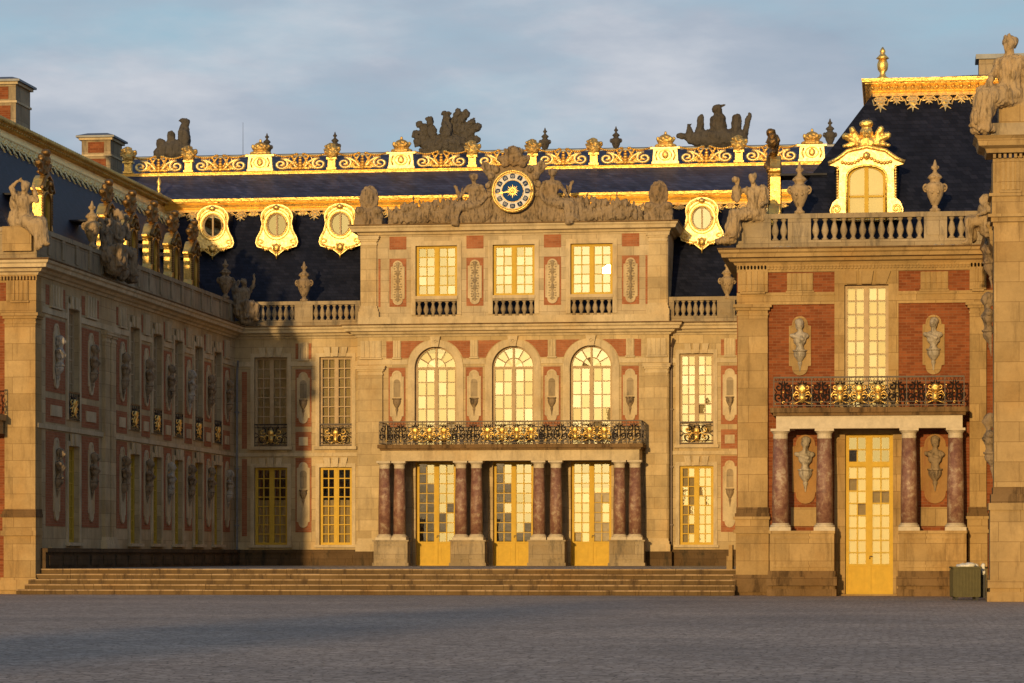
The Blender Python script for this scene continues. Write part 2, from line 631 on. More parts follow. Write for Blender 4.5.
def build_sculpture():
    S = SM
    d = dict(SIDE)
    S['woman_saddle'] = blob('s1', human(d) + [('e', (-.1, .12, .1), (.3, .2, .25)), ('c', (.2, -.2, .1), (.5, -.2, -.3), .14, .12)], .03, .02, 5, 1, fold=.085)
    d2 = dict(SIDE, fat=1.55, elbR=(-.36, -.02, .42), handR=(-.5, -.05, .12), face=(.7, -.7, 0))
    S['woman_near'] = blob('s2', human(d2) + [('e', (-.15, .1, .05), (.34, .24, .3)), ('c', (.15, -.2, .12), (.55, -.2, -.3), .16, .12), ('e', (.45, -.2, -.1), (.2, .18, .3)),
                                              ('e', (.5, -.2, -.5), (.24, .16, .12)), ('c', (-.35, .05, .65), (-.28, .05, -.1), .12, .16), ('e', (-.02, 0, .5), (.27, .2, .28)), ('e', (-.02, .02, 1.1), (.15, .14, .13)), ('e', (-.45, .05, .35), (.25, .2, .75))], .026, .014, 6, 2, fold=.085)
    d3 = dict(SIDE, elbR=(-.3, -.1, .95), handR=(-.05, -.12, 1.15), elbL=(.34, -.1, .6), handL=(.3, -.25, .95), chest=(.0, -.08, .6), head=(.06, -.14, .95))
    S['man_saddle'] = blob('s3', human(d3) + [('e', (-.1, .1, .2), (.34, .25, .36)), ('e', (-.2, .1, .6), (.2, .18, .3)), ('c', (.1, -.2, .1), (.45, -.2, -.2), .16, .14)], .03, .02, 5, 3, fold=.04)
    pair = xf(human(SIDE), 1, (0, 0, 0)) + xf(human(dict(SEAT, face=(.7, -.7, 0))), .85, (-.55, -.1, -.1)) + [('e', (-.3, 0, .1), (.6, .3, .35)), ('e', (-.2, -.2, -.35), (.55, .3, .3)),
            ('c', (-.8, 0, -.2), (-.75, -.05, .5), .2, .12), ('e', (-.05, -.1, .45), (.3, .2, .4))]
    S['pair'] = blob('s4', pair, .035, .03, 5, 4, fold=.085)
    arm = dict(SEAT, elbL=(.38, -.05, .85), handL=(.42, -.05, 1.25), elbR=(-.4, -.1, .6), handR=(-.3, -.2, .95))
    S['arm_up'] = blob('s5', human(arm) + [('e', (0, -.05, -.1), (.42, .3, .3)), ('e', (.1, -.2, -.4), (.4, .25, .25)), ('c', (-.25, -.05, .1), (-.36, .05, .95), .14, .1)], .035, .03, 5, 5, fold=.085)
    S['with_child'] = blob('s6', human(dict(SIDE, elbR=(-.35, -.05, .4), handR=(-.2, -.25, .3), elbL=(.34, -.1, .7), handL=(.42, -.14, 1.0)))
                           + [('e', (.42, -.14, .62), (.13, .12, .26)), ('e', (.44, -.15, .98), (.09, .09, .1)), ('e', (-.05, .1, .1), (.32, .25, .3)), ('e', (.5, -.2, -.3), (.22, .2, .36)),
                              ('e', (.7, -.2, -.62), (.3, .2, .12)), ('e', (-.25, .05, .55), (.17, .15, .35))], .03, .018, 6, 6, fold=.085)
    S['crouch'] = blob('s7', human(dict(SEAT, chest=(.12, -.1, .42), head=(.3, -.14, .62))) + [('e', (0, 0, .0), (.36, .3, .3))], .035, .02, 5, 7, fold=.04)
    S['beside'] = blob('s8b', xf(human(dict(SIDE, fat=1.12, elbR=(-.34, -.08, .42), handR=(-.22, -.2, .15))), 1.0, (0, 0, .5)) + [('e', (.1, .1, .3), (.6, .3, .4)), ('e', (.55, 0, .2), (.5, .28, .3)), ('e', (-.25, .1, .6), (.25, .2, .5)),
                                ('c', (.6, -.1, .5), (1.0, 0, .25), .16, .2), ('c', (.25, .1, .5), (.5, .1, 1.25), .1, .05)], .028, .03, 7, 28, fold=.05)
    rr = human(dict(RECL))
    S['recl'] = blob('s8', xf(rr, 1.25) + [('e', (-.2, .15, .15), (1.1, .25, .25)), ('e', (.55, .15, .4), (.36, .22, .5)), ('e', (-.9, .1, .2), (.5, .22, .3)),
                                           ('c', (.2, .1, .2), (.3, .1, 1.0), .2, .12)], .032, .03, 6, 8, fold=.085)
    # long heap of arms, lion skins and leaves that falls away from the clock
    rn = random.Random(5)
    pr = []
    for i in range(46):
        t = i / 45
        x = -t * 3.0
        h = .85 - .35 * t + rn.uniform(-.12, .2)
        pr.append(('e', (x, rn.uniform(-.1, .15), h * rn.uniform(.25, .6)), (rn.uniform(.12, .3), rn.uniform(.12, .22), h * rn.uniform(.22, .45)), rn.uniform(-.8, .8)))
        if i % 4 == 0:
            pr.append(('c', (x, 0, .2), (x + rn.uniform(-.35, .35), -.05, h + rn.uniform(0, .25)), .06, .03))
        if i % 5 == 2:
            pr.append(('e', (x, -.12, h * .8), (.13, .12, .16)))
    for i in range(11):
        t = (i + .5) / 11
        x = -t * 3.0
        pr.append(('e', (x, -.16, (.85 - .35 * t) * rn.uniform(.35, .75)), (.16, .07, .2), rn.uniform(-.6, .6)))
        pr.append(('c', (x, -.2, .1), (x + rn.uniform(-.5, .5), -.16, (.9 - .3 * t)), .045, .03))
        pr.append(('e', (x + .1, -.18, (.85 - .35 * t) * rn.uniform(.8, 1.05)), (.09, .1, .11)))
    pr.append(('b', (-3.2, .1, -.1, .2, 0, .35)))
    S['heap'] = blob('s9', pr, .028, .05, 8, 9)
    S['heap_m'] = blob('s9m', pr, .028, .05, 9, 12, mirror=True)
    # cartouche with rounded top on two scrolls
    S['cart'] = blob('s10', [('e', (0, .05, .92), (.36, .16, .48)), ('e', (0, -.1, .98), (.22, .06, .32)), ('c', (-.35, 0, .1), (-.38, 0, .55), .16, .12), ('c', (.35, 0, .1), (.38, 0, .55), .16, .12),
                             ('e', (-.3, -.1, .52), (.2, .14, .14)), ('e', (.3, -.1, .52), (.2, .14, .14)), ('b', (-.5, .5, -.18, .25, 0, .22)), ('e', (0, -.05, .3), (.3, .2, .3))], .03, .03, 8, 10)
    # clock surround
    pr = [('b', (-.78, .78, .05, .45, 0, 1.9)), ('e', (0, .2, 1.35), (1.0, .2, 1.05)), ('c', (-1.0, .15, .05), (-.85, .15, 1.5), .2, .14), ('c', (1.0, .15, .05), (.85, .15, 1.5), .2, .14),
          ('e', (0, .05, 2.5), (.34, .26, .34)), ('e', (0, -.1, 2.72), (.2, .2, .2)), ('e', (-.38, .05, 2.4), (.26, .2, .16), .5), ('e', (.38, .05, 2.4), (.26, .2, .16), -.5)]
    for s in (-1, 1):
        for k in range(5):
            pr.append(('c', (s * .75, .1, 1.7 + .1 * k), (s * (1.15 - .05 * k), .05, 2.15 + .02 * k + .12 * (k % 2)), .12, .05))
        for k in range(7):
            a = .35 + k * .36
            pr.append(('e', (s * .9 * math.cos(a - .6), -.02, 1.35 + .95 * math.sin(a - .6)), (.12, .12, .14)))
    for k in range(5):
        pr.append(('c', (-.24 + .12 * k, .0, 2.6), (-.3 + .15 * k, 0, 2.88 - .05 * abs(k - 2)), .08, .06))
    S['surround'] = blob('s11', pr, .035, .045, 7, 11)
    # roof trophies
    rn = random.Random(3)
    pr = [('e', (0, 0, .35), (1.05, .4, .45)), ('e', (.05, -.15, .85), (.27, .25, .5)), ('e', (.05, -.1, 1.4), (.19, .18, .22)), ('e', (.05, -.1, 1.62), (.24, .14, .09)), ('b', (-1.1, 1.1, -.3, .3, 0, .18)),
          ('e', (-.55, -.1, .75), (.2, .2, .5), -.15), ('e', (-.66, -.1, 1.28), (.15, .15, .18)), ('e', (-.7, -.1, 1.42), (.2, .12, .07))]
    for a, l in ((2.45, 1.3), (2.75, 1.3), (3.0, 1.15), (1.2, 1.35), (1.0, 1.5), (.72, 1.4), (.5, 1.5), (.2, 1.25)):
        for q in (.62, .85, 1.05):
            pr.append(('e', (l * q * math.cos(a), .05, .3 + l * q * math.sin(a) * .95), (.30 - .12 * q, .14, .26), PI / 2 - a))
        pr.append(('c', (.2 * math.cos(a), .1, .35), (l * math.cos(a), .05, .32 + l * math.sin(a) * .95), .12, .06))
    S['trophy_fan'] = blob('s13', pr, .035, .09, 6, 13)
    pr = [('e', (0, 0, .4), (1.4, .4, .42)), ('e', (.05, 0, .95), (.38, .3, .55)), ('e', (.0, -.05, 1.55), (.22, .2, .24)), ('c', (.0, 0, 1.65), (.35, 0, 1.75), .09, .04),
          ('c', (-.75, 0, .5), (-.7, 0, 1.25), .2, .14), ('c', (-1.15, 0, .4), (-1.2, 0, .95), .2, .1), ('c', (.8, 0, .5), (.85, 0, 1.15), .22, .22), ('c', (1.15, 0, .4), (1.4, 0, 1.35), .16, .1),
          ('c', (-1.3, 0, .5), (-1.65, 0, .55), .15, .1)]
    S['trophy_crowd'] = blob('s14', pr, .04, .05, 5, 14)
    pr = [('e', (0, 0, .35), (.75, .35, .42)), ('e', (.42, 0, .85), (.28, .28, .6)), ('e', (.48, 0, 1.45), (.17, .17, .18)), ('c', (.4, 0, 1.55), (.15, 0, 1.5), .07, .04),
          ('e', (-.15, 0, .85), (.17, .17, .3)), ('e', (-.6, 0, .6), (.2, .2, .25)), ('e', (-.7, 0, .2), (.25, .25, .2))]
    S['trophy_small'] = blob('s15', pr, .05, .06, 5, 15)
    # gilt helmets with plumes on crossed arms
    pr = [('e', (0, 0, .52), (.2, .2, .24)), ('e', (0, -.08, .78), (.22, .16, .12)), ('e', (0, 0, .2), (.3, .14, .2)), ('c', (0, -.1, .6), (.0, -.22, .5), .08, .04)]
    for s in (-1, 1):
        pr += [('c', (0, 0, .1), (s * .62, 0, .42), .07, .12), ('c', (0, 0, .22), (s * .66, 0, .12), .1, .06), ('c', (s * .2, 0, .2), (s * .42, -.02, .62), .08, .1)]
    S['helmet'] = blob('s16', pr, .03, .03, 8, 16)
    # crown cushion and flower basket for the roof crest
    pr = [('e', (0, 0, .08), (.38, .2, .13)), ('e', (0, 0, .3), (.3, .2, .16)), ('e', (0, 0, .45), (.2, .15, .13)), ('c', (0, 0, .5), (0, 0, .68), .06, .04)]
    for k in range(7):
        a = 2 * PI * k / 7
        pr.append(('e', (.27 * math.cos(a), .17 * math.sin(a), .38), (.06, .06, .1)))
    S['crown'] = blob('s17', pr, .025, .015, 12, 17)
    pr = [('c', (0, 0, 0), (0, 0, .18), .14, .2)]
    rn = random.Random(9)
    pr.append(('e', (0, 0, .36), (.2, .17, .18)))
    for k in range(40):
        a, b = rn.uniform(0, 2 * PI), rn.uniform(-.9, 1.5)
        pr.append(('e', (.24 * math.cos(a) * math.cos(b), .18 * math.sin(a) * math.cos(b), .37 + .21 * math.sin(b)), (.055,) * 3))
    S['basket'] = blob('s18', pr, .025, .015, 12, 18)
    # busts
    for k, (tw, hb) in enumerate(((.3, 1), (-.4, 0), (.0, 1))):
        f = (math.sin(tw), -math.cos(tw), 0)
        pr = [('e', (0, .02, .4), (.28, .13, .12)), ('e', (0, 0, .28), (.2, .14, .17)), ('e', (0, 0, .15), (.12, .1, .12)), ('c', (0, 0, .42), (0, -.02, .58), .085, .075),
              ('e', (0, -.03, .72), (.115, .13, .16)), ('e', (f[0] * .13, -.03 + f[1] * .13, .70), (.03, .03, .045)), ('e', (-f[0] * .05, -.03 - f[1] * .05, .79), (.135, .14, .125)),
              ('c', (0, .02, 0), (0, .02, .1), .13, .08), ('c', (-.24, -.05, .42), (.08, -.13, .3), .06, .05)]
        if hb:
            pr.append(('e', (-f[0] * .14, .1, .68), (.1, .09, .12)))
        S['bust%d' % k] = blob('s2%d' % k, pr, .022, .012, 9, 20 + k, fold=.012)


build_sculpture()

TXT = {}
for s_ in ('XII', 'I', 'II', 'III', 'IIII', 'V', 'VI', 'VII', 'VIII', 'IX', 'X', 'XI'):
    cu = bpy.data.curves.new('t', 'FONT')
    cu.body = s_
    cu.align_x = 'CENTER'
    cu.align_y = 'CENTER'
    cu.size = .19
    cu.extrude = .004
    o_ = bpy.data.objects.new('t', cu)
    C.objects.link(o_)
    TXT[s_] = bpy.data.meshes.new_from_object(o_.evaluated_get(bpy.context.evaluated_depsgraph_get()))
    bpy.data.objects.remove(o_)

# ------------------------------------------------------------------ architectural kit (local frame: wall face y=0, outwards -y)
SEED = [100]


def panes(bm, x0, x1, z0, z1, cols, rows, jit, down=(), leaf=0):
    rn = random.Random(SEED[0])
    SEED[0] += 1
    for i in range(cols):
        for k in range(rows):
            a, b = rn.gauss(0, jit), rn.gauss(0, jit)
            if jit < .005:
                a += .007
            if (leaf * cols + i, rows - 1 - k) in down:
                a -= .22
            xa, xb = x0 + (x1 - x0) * i / cols, x0 + (x1 - x0) * (i + 1) / cols
            za, zb = z0 + (z1 - z0) * k / rows, z0 + (z1 - z0) * (k + 1) / rows
            xc, zc = (xa + xb) / 2, (za + zb) / 2
            v = [bm.verts.new((x, a * (z - zc) + b * (x - xc), z)) for x, z in ((xa, za), (xb, za), (xb, zb), (xa, zb))]
            bm.faces.new(v)


def window(parent, x, z, w, h, rows=8, arched=False, mat='wood_tan', y=.2, blind=.5, jit=.012, solid=0., transom=None, door=False, label=None, cols=2, down=()):
    """casement or glazed door: frame, glass, blind. Origin at bottom centre."""
    bm = bmesh.new()
    t = .065
    if z < 4:
        jit = .0035
    elif not arched and z < 9:
        jit = .008
    r = w / 2
    zt = h - r if arched else h
    if arched:
        outer = arch(0, w, 0, zt)
        inner = arch(0, w - 2 * t, t, zt)
        slab(bm, [outer, inner], -.05, .05)
        box(bm, -r + t, r - t, -.04, .04, zt - .035, zt + .035)
        for k in (1, 2, 4, 5):
            a = PI * k / 6
            ri = r * .45
            tube(bm, [(ri * math.cos(a), 0, zt + ri * math.sin(a)), ((r - .03) * math.cos(a), 0, zt + (r - .03) * math.sin(a))], .024, 4)
        tube(bm, [(r * .45 * math.cos(PI * k / 12), 0, zt + r * .45 * math.sin(PI * k / 12)) for k in range(13)], .02, 4)
        box(bm, -.04, .04, -.05, .05, zt, h - t)
        zt -= .035
    else:
        slab(bm, [rect(-r, r, 0, h), rect(-r + t, r - t, t, h - t)], -.05, .05)
        zt = h - t
    zlo = max(t, solid)
    box(bm, -.055, .055, -.062, .05, t, zt)
    if solid:
        for s in (-1, 1):
            box(bm, s * .055, s * (r - t), -.02, .03, t, solid)
            slab(bm, [rect(*(sorted((s * .14, s * (r - t - .08)))), t + .1, solid - .1), rect(*(sorted((s * .18, s * (r - t - .12)))), t + .15, solid - .15)], -.035, -.015)
            box(bm, s * .055, s * (r - t), -.05, .03, solid - .04, solid + .03)
    segs = [(zlo, zt, rows)]
    if transom:
        box(bm, -r + t, r - t, -.06, .05, transom - .05, transom + .06)
        tr = transom
        n2 = 2
        segs = [(zlo, tr - .05, rows), (tr + .06, zt, n2)]
    for s in (-1, 1):
        xa, xb = sorted((s * .055, s * (r - t)))
        for st in (xa, xb):
            q = .045 if mat == 'wood_gold' else .025
            box(bm, st - (0 if st == xa else q), st + (q if st == xa else 0), -.045, .04, zlo, zt)
        for i in range(1, cols):
            xm = xa + (xb - xa) * i / cols
            box(bm, xm - .021, xm + .021, -.028, .02, zlo, zt)
        for za, zb, n in segs:
            for k in range(0, n + 1):
                zz = za + (zb - za) * k / n
                q = .019 if 0 < k < n else .03
                box(bm, xa, xb, -.022, .022, zz - q, zz + q)
    fr = obj('door' if door else 'window', bm, mat, parent, (x, y, z), label=label)
    bm = bmesh.new()
    for s in (-1, 1):
        xa, xb = sorted((s * .055, s * (r - t)))
        for za, zb, n in segs:
            panes(bm, xa, xb, za, zb, cols, n, jit, down, 0 if s < 0 else 1)
    if arched:
        rn = random.Random(SEED[0])
        for k in range(6):
            a, b = rn.gauss(0, jit), rn.gauss(0, jit)
            for q0, q1 in ((0, .45), (.45, .97)):
                a, b = rn.gauss(0, jit), rn.gauss(0, jit)
                vs = []
                for rr, aa in ((q0, k), (q1, k), (q1, k + 1), (q0, k + 1)):
                    if rr == 0 and aa == k + 1:
                        continue
                    px_, pz_ = rr * r * math.cos(PI * aa / 6), rr * r * math.sin(PI * aa / 6)
                    vs.append(bm.verts.new((px_, a * (pz_ - r / 2) + b * px_, zt + .035 + pz_)))
                bm.faces.new(vs)
    obj('glass', bm, 'glass', fr)
    if blind > 0:
        hb = h * blind if not arched else h
        obj('blind', boxes((-r + .02, r - .02, .13, .15, .02 if not door else solid, hb if not arched else h - r * .3)), 'blind', fr)
    if door:
        bm = bmesh.new()
        tube(bm, [(.02, -.07, solid + .25), (.02, -.11, solid + .25), (.1, -.11, solid + .25)], .016, 6)
        ico(bm, (.02, -.075, solid + .2), .025)
        obj('handle', bm, 'iron', fr)
    return fr


def wall(parent, name, x0, x1, z0, z1, holes, mat, thick=.45, y=0, label=None):
    bm = bmesh.new()
    slab(bm, [rect(x0, x1, z0, z1)] + holes, y, y + thick)
    return obj(name, bm, mat, parent, label=label)


BAL = [(.075, 0), (.075, .04), (.05, .06), (.04, .1), (.075, .19), (.085, .26), (.06, .38), (.035, .47), (.04, .5), (.065, .53), (.065, .57)]
bal_me = None


def baluster(parent, x, y, z, h=.57, wide=1.28):
    global bal_me
    if bal_me is None:
        bm = bmesh.new()
        lathe(bm, [(r, zz / .57) for r, zz in BAL], 8)
        bal_me = mesh_from(bm, True, 'baluster')
        bal_me.materials.append(M['stone_top'])
    o = obj('baluster', bal_me, None, parent, (x, y, z))
    o.scale = (wide, wide, h)
    return o


def relief_plate(parent, x, z, w, h, y=-.03, mat='stone_trim', name='medallion'):
    bm = bmesh.new()
    slab(bm, [lozenge(x, z, w, h)], y, y + .03)
    o = obj(name, bm, mat, parent)
    bm = bmesh.new()
    slab(bm, [lozenge(x, z, w, h), lozenge(x, z, w * .84, h * .93)], y - .025, y + .002)
    obj('border', bm, mat, o)
    return o


def console(parent, x, z, w=.36, h=.75, mat='statue', y=0):
    bm = bmesh.new()
    prof = [(.5, 0), (.5, -.06), (.42, -.1), (.45, -.18), (.4, -.3), (.24, -.45), (.13, -.55), (.17, -.62), (.1, -.75), (.03, -1.0)]
    rings = []
    for r, zz in prof:
        rings.append([bm.verts.new((x + r * w * math.cos(PI + PI * i / 8), y + r * w * 1.1 * math.sin(PI + PI * i / 8), z + zz * h)) for i in range(9)])
    for a, b in zip(rings, rings[1:]):
        for i in range(8):
            bm.faces.new((a[i], a[i + 1], b[i + 1], b[i]))
    bm.faces.new(rings[0])
    return obj('console', bm, mat, parent, smooth=False)


def bust(kind, loc, rz, label, mat='bust', s=1., group=None):
    """bust on its own carved bracket; loc = foot of the bust"""
    t = thing('bust', label, 'bust', loc, rz, group)
    o = obj('figure', SM['bust%d' % kind].copy(), mat, t)
    o.scale = (s, s, s)
    console(t, 0, 0, .42 * s, .62 * s, mat if mat == 'bust' else mat, .1)
    for c in t.children:
        if c.name.startswith('console'):
            c.name = 'bracket'
    return t


URN = [(.17, 0), (.17, .07), (.1, .1), (.08, .17), (.12, .2), (.24, .42), (.3, .62), (.31, .7), (.22, .76), (.15, .8), (.17, .86), (.24, .9), (.2, .96), (.08, 1.04), (.06, 1.1), (.13, 1.16), (.07, 1.24), (.02, 1.38)]


def urn(loc, label, mat='statue', h=1.5, group=None, cat='urn'):
    t = thing('urn', label, cat, loc, 0, group)
    s = h / 1.38
    bm = bmesh.new()
    lathe(bm, URN[:13], 16, sc=s)
    obj('bowl', bm, mat, t, smooth=True)
    bm = bmesh.new()
    lathe(bm, URN[12:], 12, sc=s)
    for k in range(5):
        a = 2 * PI * k / 5
        ico(bm, (.09 * s * math.cos(a), .09 * s * math.sin(a), 1.18 * s), .05 * s)
    obj('finial', bm, mat, t, smooth=True)
    for s2 in (-1, 1):
        bm = bmesh.new()
        tube(bm, spiral(s2 * .27 * s, .66 * s, .12 * s, 1, -PI / 2, 0, s2), .03 * s, 5)
        for k in range(4):
            ico(bm, (s2 * (.3 - .07 * k) * s, -(.05 + .07 * k) * s, (.62 - .04 * k) * s), .05 * s)
        obj('handle', bm, mat, t, smooth=True)
    for c_ in t.children:
        c_.scale = (.84, .84, 1.0)
    return t


def railing(parent, x0, x1, y, z0, z1, n, gilt, side=None):
    """wrought iron balcony front with scroll panels; gilt = indices of panels that carry gilded masks"""
    bm = bmesh.new()
    h = z1 - z0
    gs = []
    for zz, q in ((z0 + .04, .014), (z0 + .14, .01), (z1 - .12, .01), (z1, .024)):
        box(bm, x0, x1, y - q, y + q, zz - q, zz + q)
    m = (x1 - x0) / n
    for i in range(n + 1):
        box(bm, x0 + i * m - .013, x0 + i * m + .013, y - .013, y + .013, z0, z1)
    for i in range(n):
        g = bmesh.new()
        gs.append(g)
        xc = x0 + (i + .5) * m
        zc = (z0 + z1) / 2
        r = min(m * .23, h * .19)
        for s in (-1, 1):
            for t in (-1, 1):
                pts = spiral(xc + s * m * .25, zc + t * h * .17, r, 1.15, PI / 2 * t, y, s if t > 0 else s)
                tube(bm, pts, .024, 4)
                if i in gilt:
                    tube(g, [(p[0], p[1] - .02, p[2]) for p in pts[4:]], .02, 4)
            tube(bm, [(xc + s * m * .06, y, z0 + .1), (xc + s * m * .12, y, zc), (xc + s * m * .05, y, z1 - .1)], .02, 4)
            tube(bm, [(xc + s * m * .48, y, zc - .1), (xc + s * m * .36, y, zc), (xc + s * m * .48, y, zc + .1)], .018, 4)
            ico(g, (xc + s * min(m * .44, .3), y - .01, z0 + .09), .02)
        for k in range(5):
            xx = xc + (k - 2) * m * .2
            tube(bm, [(xx - .03, y, z1 - .12), (xx, y, z1 - .03), (xx + .03, y, z1 - .12)], .009, 4)
        if i in gilt:
            ico(g, (xc, y - .035, zc + h * .12), .125, 2, (1, .5, 1.05))
            slab(g, [[(xc - .08, zc - .02), (xc - .1, zc - .2), (xc - .03, zc - .3), (xc + .03, zc - .3), (xc + .1, zc - .2), (xc + .08, zc - .02)]], y - .06, y - .01)
            for s in (-1, 1):
                tube(g, [(xc + s * .06, y - .03, zc - .05), (xc + s * .18, y - .04, zc + .02), (xc + s * .26, y - .03, zc - .1), (xc + s * .2, y - .03, zc - .2)], .03, 5, .015)
                tube(g, [(xc + s * .05, y - .03, zc - .25), (xc + s * .2, y - .03, zc - .32), (xc + s * .28, y - .02, zc - .25)], .022, 4, .01)
                ico(g, (xc + s * .3, y - .03, zc + h * .22), .03)
        else:
            ico(g, (xc, y - .02, zc), .035, 1)
            tube(g, spiral(xc, z0 + .12, .05, 1, 0, y - .01), .012, 4)
    if side:
        for xs in (x0, x1):
            for zz in (z0 + .04, z1):
                box(bm, xs - .015, xs + .015, y, side, zz - .015, zz + .015)
            for k in range(1, 7):
                yy = y + (side - y) * k / 7
                box(bm, xs - .01, xs + .01, yy - .01, yy + .01, z0, z1)
    r_ = obj('railing', bm, 'iron', parent)
    for g in gs:
        obj('gilt_ornament', g, 'gold', r_, smooth=True)
    return r_


def column(parent, x, y, z0, z1, r=.23):
    c = obj('column', lath([(r, 0), (r * 1.0, (z1 - z0) * .35), (r * .86, z1 - z0 - .5)], 18), 'marble', parent, (x, y, z0 + .22), smooth=True)
    bm = bmesh.new()
    box(bm, -.3, .3, -.3, .3, -.22, -.12)
    lathe(bm, [(.285, -.12), (.3, -.09), (.28, -.05), (.24, -.04), (.255, -.015), (.24, .0)], 18)
    obj('base', bm, 'white_marble', c)
    bm = bmesh.new()
    zt = z1 - z0 - .22
    lathe(bm, [(r * .87, zt - .28), (r * .9, zt - .24), (r * .86, zt - .2), (r * .88, zt - .14), (r * 1.2, zt - .06)], 18)
    box(bm, -.27, .27, -.27, .27, zt - .07, zt)
    obj('capital', bm, 'white_marble', c)
    return c


def lath(prof, n):
    bm = bmesh.new()
    lathe(bm, prof, n)
    return bm


def pilaster(parent, x0, x1, z0, z1, p=.12, mat='stone', cap=True, y=0):
    bm = boxes((x0, x1, y - p, y + .02, z0 + .5, z1 - .35))
    o = obj('pilaster', bm, mat, parent)
    bm = bmesh.new()
    for e, za, zb in ((.1, z0, z0 + .28), (.06, z0 + .28, z0 + .4), (.03, z0 + .4, z0 + .5)):
        box(bm, x0 - e, x1 + e, y - p - e, y + .02, za, zb)
    obj('base', bm, 'stone_trim', o)
    bm = bmesh.new()
    for e, za, zb in ((.02, z1 - .35, z1 - .29), (.0, z1 - .29, z1 - .2), (.05, z1 - .2, z1 - .13), (.1, z1 - .13, z1 - .05), (.12, z1 - .05, z1)):
        box(bm, x0 - e, x1 + e, y - p - e, y + .02, za, zb)
    obj('capital', bm, 'stone_trim', o)
    return o


def triglyph(bm, x0, x1, z0, z1, y=0, n=4):
    box(bm, x0, x1, y - .05, y + .01, z0, z1)
    w = (x1 - x0) / n
    for i in range(n):
        box(bm, x0 + w * (i + .2), x0 + w * (i + .8), y - .085, y - .049, z0, z1)
    box(bm, x0 - .03, x1 + .03, y - .1, y + .01, z0 - .07, z0 - .01)


def surround(bm, x0, x1, z0, z1, t=.16, p=.05, key=True, sill=True):
    """stone architrave round an opening"""
    slab(bm, [[(x0 - t, z0), (x1 + t, z0), (x1 + t, z1 + t), (x0 - t, z1 + t)], [(x0, z0 + .002), (x1, z0 + .002), (x1, z1), (x0, z1)]], -p, .01)
    if key:
        xc = (x0 + x1) / 2
        for s in (-1, 0, 1):
            a = xc + s * .3
            slab(bm, [[(a - .1, z1 + .01), (a + .1, z1 + .01), (a + .13 + .05 * s, z1 + .38), (a - .13 + .05 * s, z1 + .38)]], -p - .05 - .03 * (s == 0), -p + .01)
    if sill:
        box(bm, x0 - t - .05, x1 + t + .05, -p - .1, .01, z0 - .1, z0)


# z levels shared by the court facades
Z_SILL, Z_LTOP, Z_STR, Z_USILL, Z_UTOP = 1.56, 4.57, 5.0, 5.38, 8.85
Z_CB, Z_CT, Z_PL, Z_RB, Z_RT = 9.57, 9.98, 10.28, 10.86, 11.02
CORN = [(0, Z_CB), (.06, Z_CB), (.1, Z_CB + .07), (.2, Z_CB + .1), (.24, Z_CB + .18), (.42, Z_CB + .2), (.44, Z_CB + .3), (.5, Z_CB + .34), (.52, Z_CT), (-.3, Z_CT + .03), (-.3, Z_CB)]
PATH = [(-70, YF), (XL, YF), (XL, YB), (XR, YB), (XR, YF), (22, YF)]


def court_panels(root, x0, x1, upper, lower, frieze=True):
    """brick fields with stone medallions on a pier"""
    xc, w = (x0 + x1) / 2, x1 - x0
    for b_ in ((x0, x1, -.015, .01, 6.15, 8.38), (x0, x1, -.015, .01, 5.22, 5.95), (x0, x1, -.015, .01, 2.05, 4.95),
               (x0, x0 + w * .17, -.015, .01, 8.78, 9.38), (x1 - w * .17, x1, -.015, .01, 8.78, 9.38)):
        obj('brick_panel', boxes(b_), 'brick_panel', root)
    obj('stone_inset', boxes((xc - w * .28, xc + w * .28, -.05, -.012, 5.42, 5.75)), 'stone_trim', root)
    bm = bmesh.new()
    triglyph(bm, x0 + w * .2, x1 - w * .2, 8.78, 9.42)
    obj('frieze_block', bm, 'stone_trim', root)
    if upper:
        relief_plate(root, xc, 7.27, min(.62, w * .8), 2.0, -.04)
    if lower:
        relief_plate(root, xc, 3.5, min(.62, w * .8), 2.55, -.04)


def empty_console(root, x, z):
    console(root, x, z, .34, .7, 'statue', -.03)
    bm = bmesh.new()
    slab(bm, [arch(x, .26, z + .05, z + .62, 8)], -.055, -.035)
    obj('niche_panel', bm, 'stone_top', root)


# ================================================================== SETTING
g_bm = bmesh.new()
nx = 60
box(g_bm, -700, 700, -600, 900, -.5, 0)
tag_g = obj('ground', g_bm, 'cobble', kind='structure')
# stair to the marble court, its edges slightly uneven
bm = bmesh.new()
tr_ = bmesh.new()
for i in range(5):
    z1 = TER * (i + 1) / 5
    y0 = 83.1 + .36 * i
    xs = XL - .1 - (0.0 if i > 0 else .15)
    n = 22
    cuts = sorted([xs, XR] + [xs + (XR - xs) * (k + R.uniform(-.3, .3)) / n for k in range(1, n)])
    for xa, xb in zip(cuts, cuts[1:]):
        j = R.uniform(-.015, .015)
        box(bm, xa + .003, xb - .003, y0 + j, y0 + .42 + (1.2 if i == 4 else 0), z1 - TER / 5 - .003, z1 - .038)
        box(tr_, xa + .004, xb - .004, y0 + j - .025, y0 + .42 + (1.2 if i == 4 else 0), z1 - .036, z1 + R.uniform(-.006, .006))
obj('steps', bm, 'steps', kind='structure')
obj('step_treads', tr_, 'tread', kind='structure')


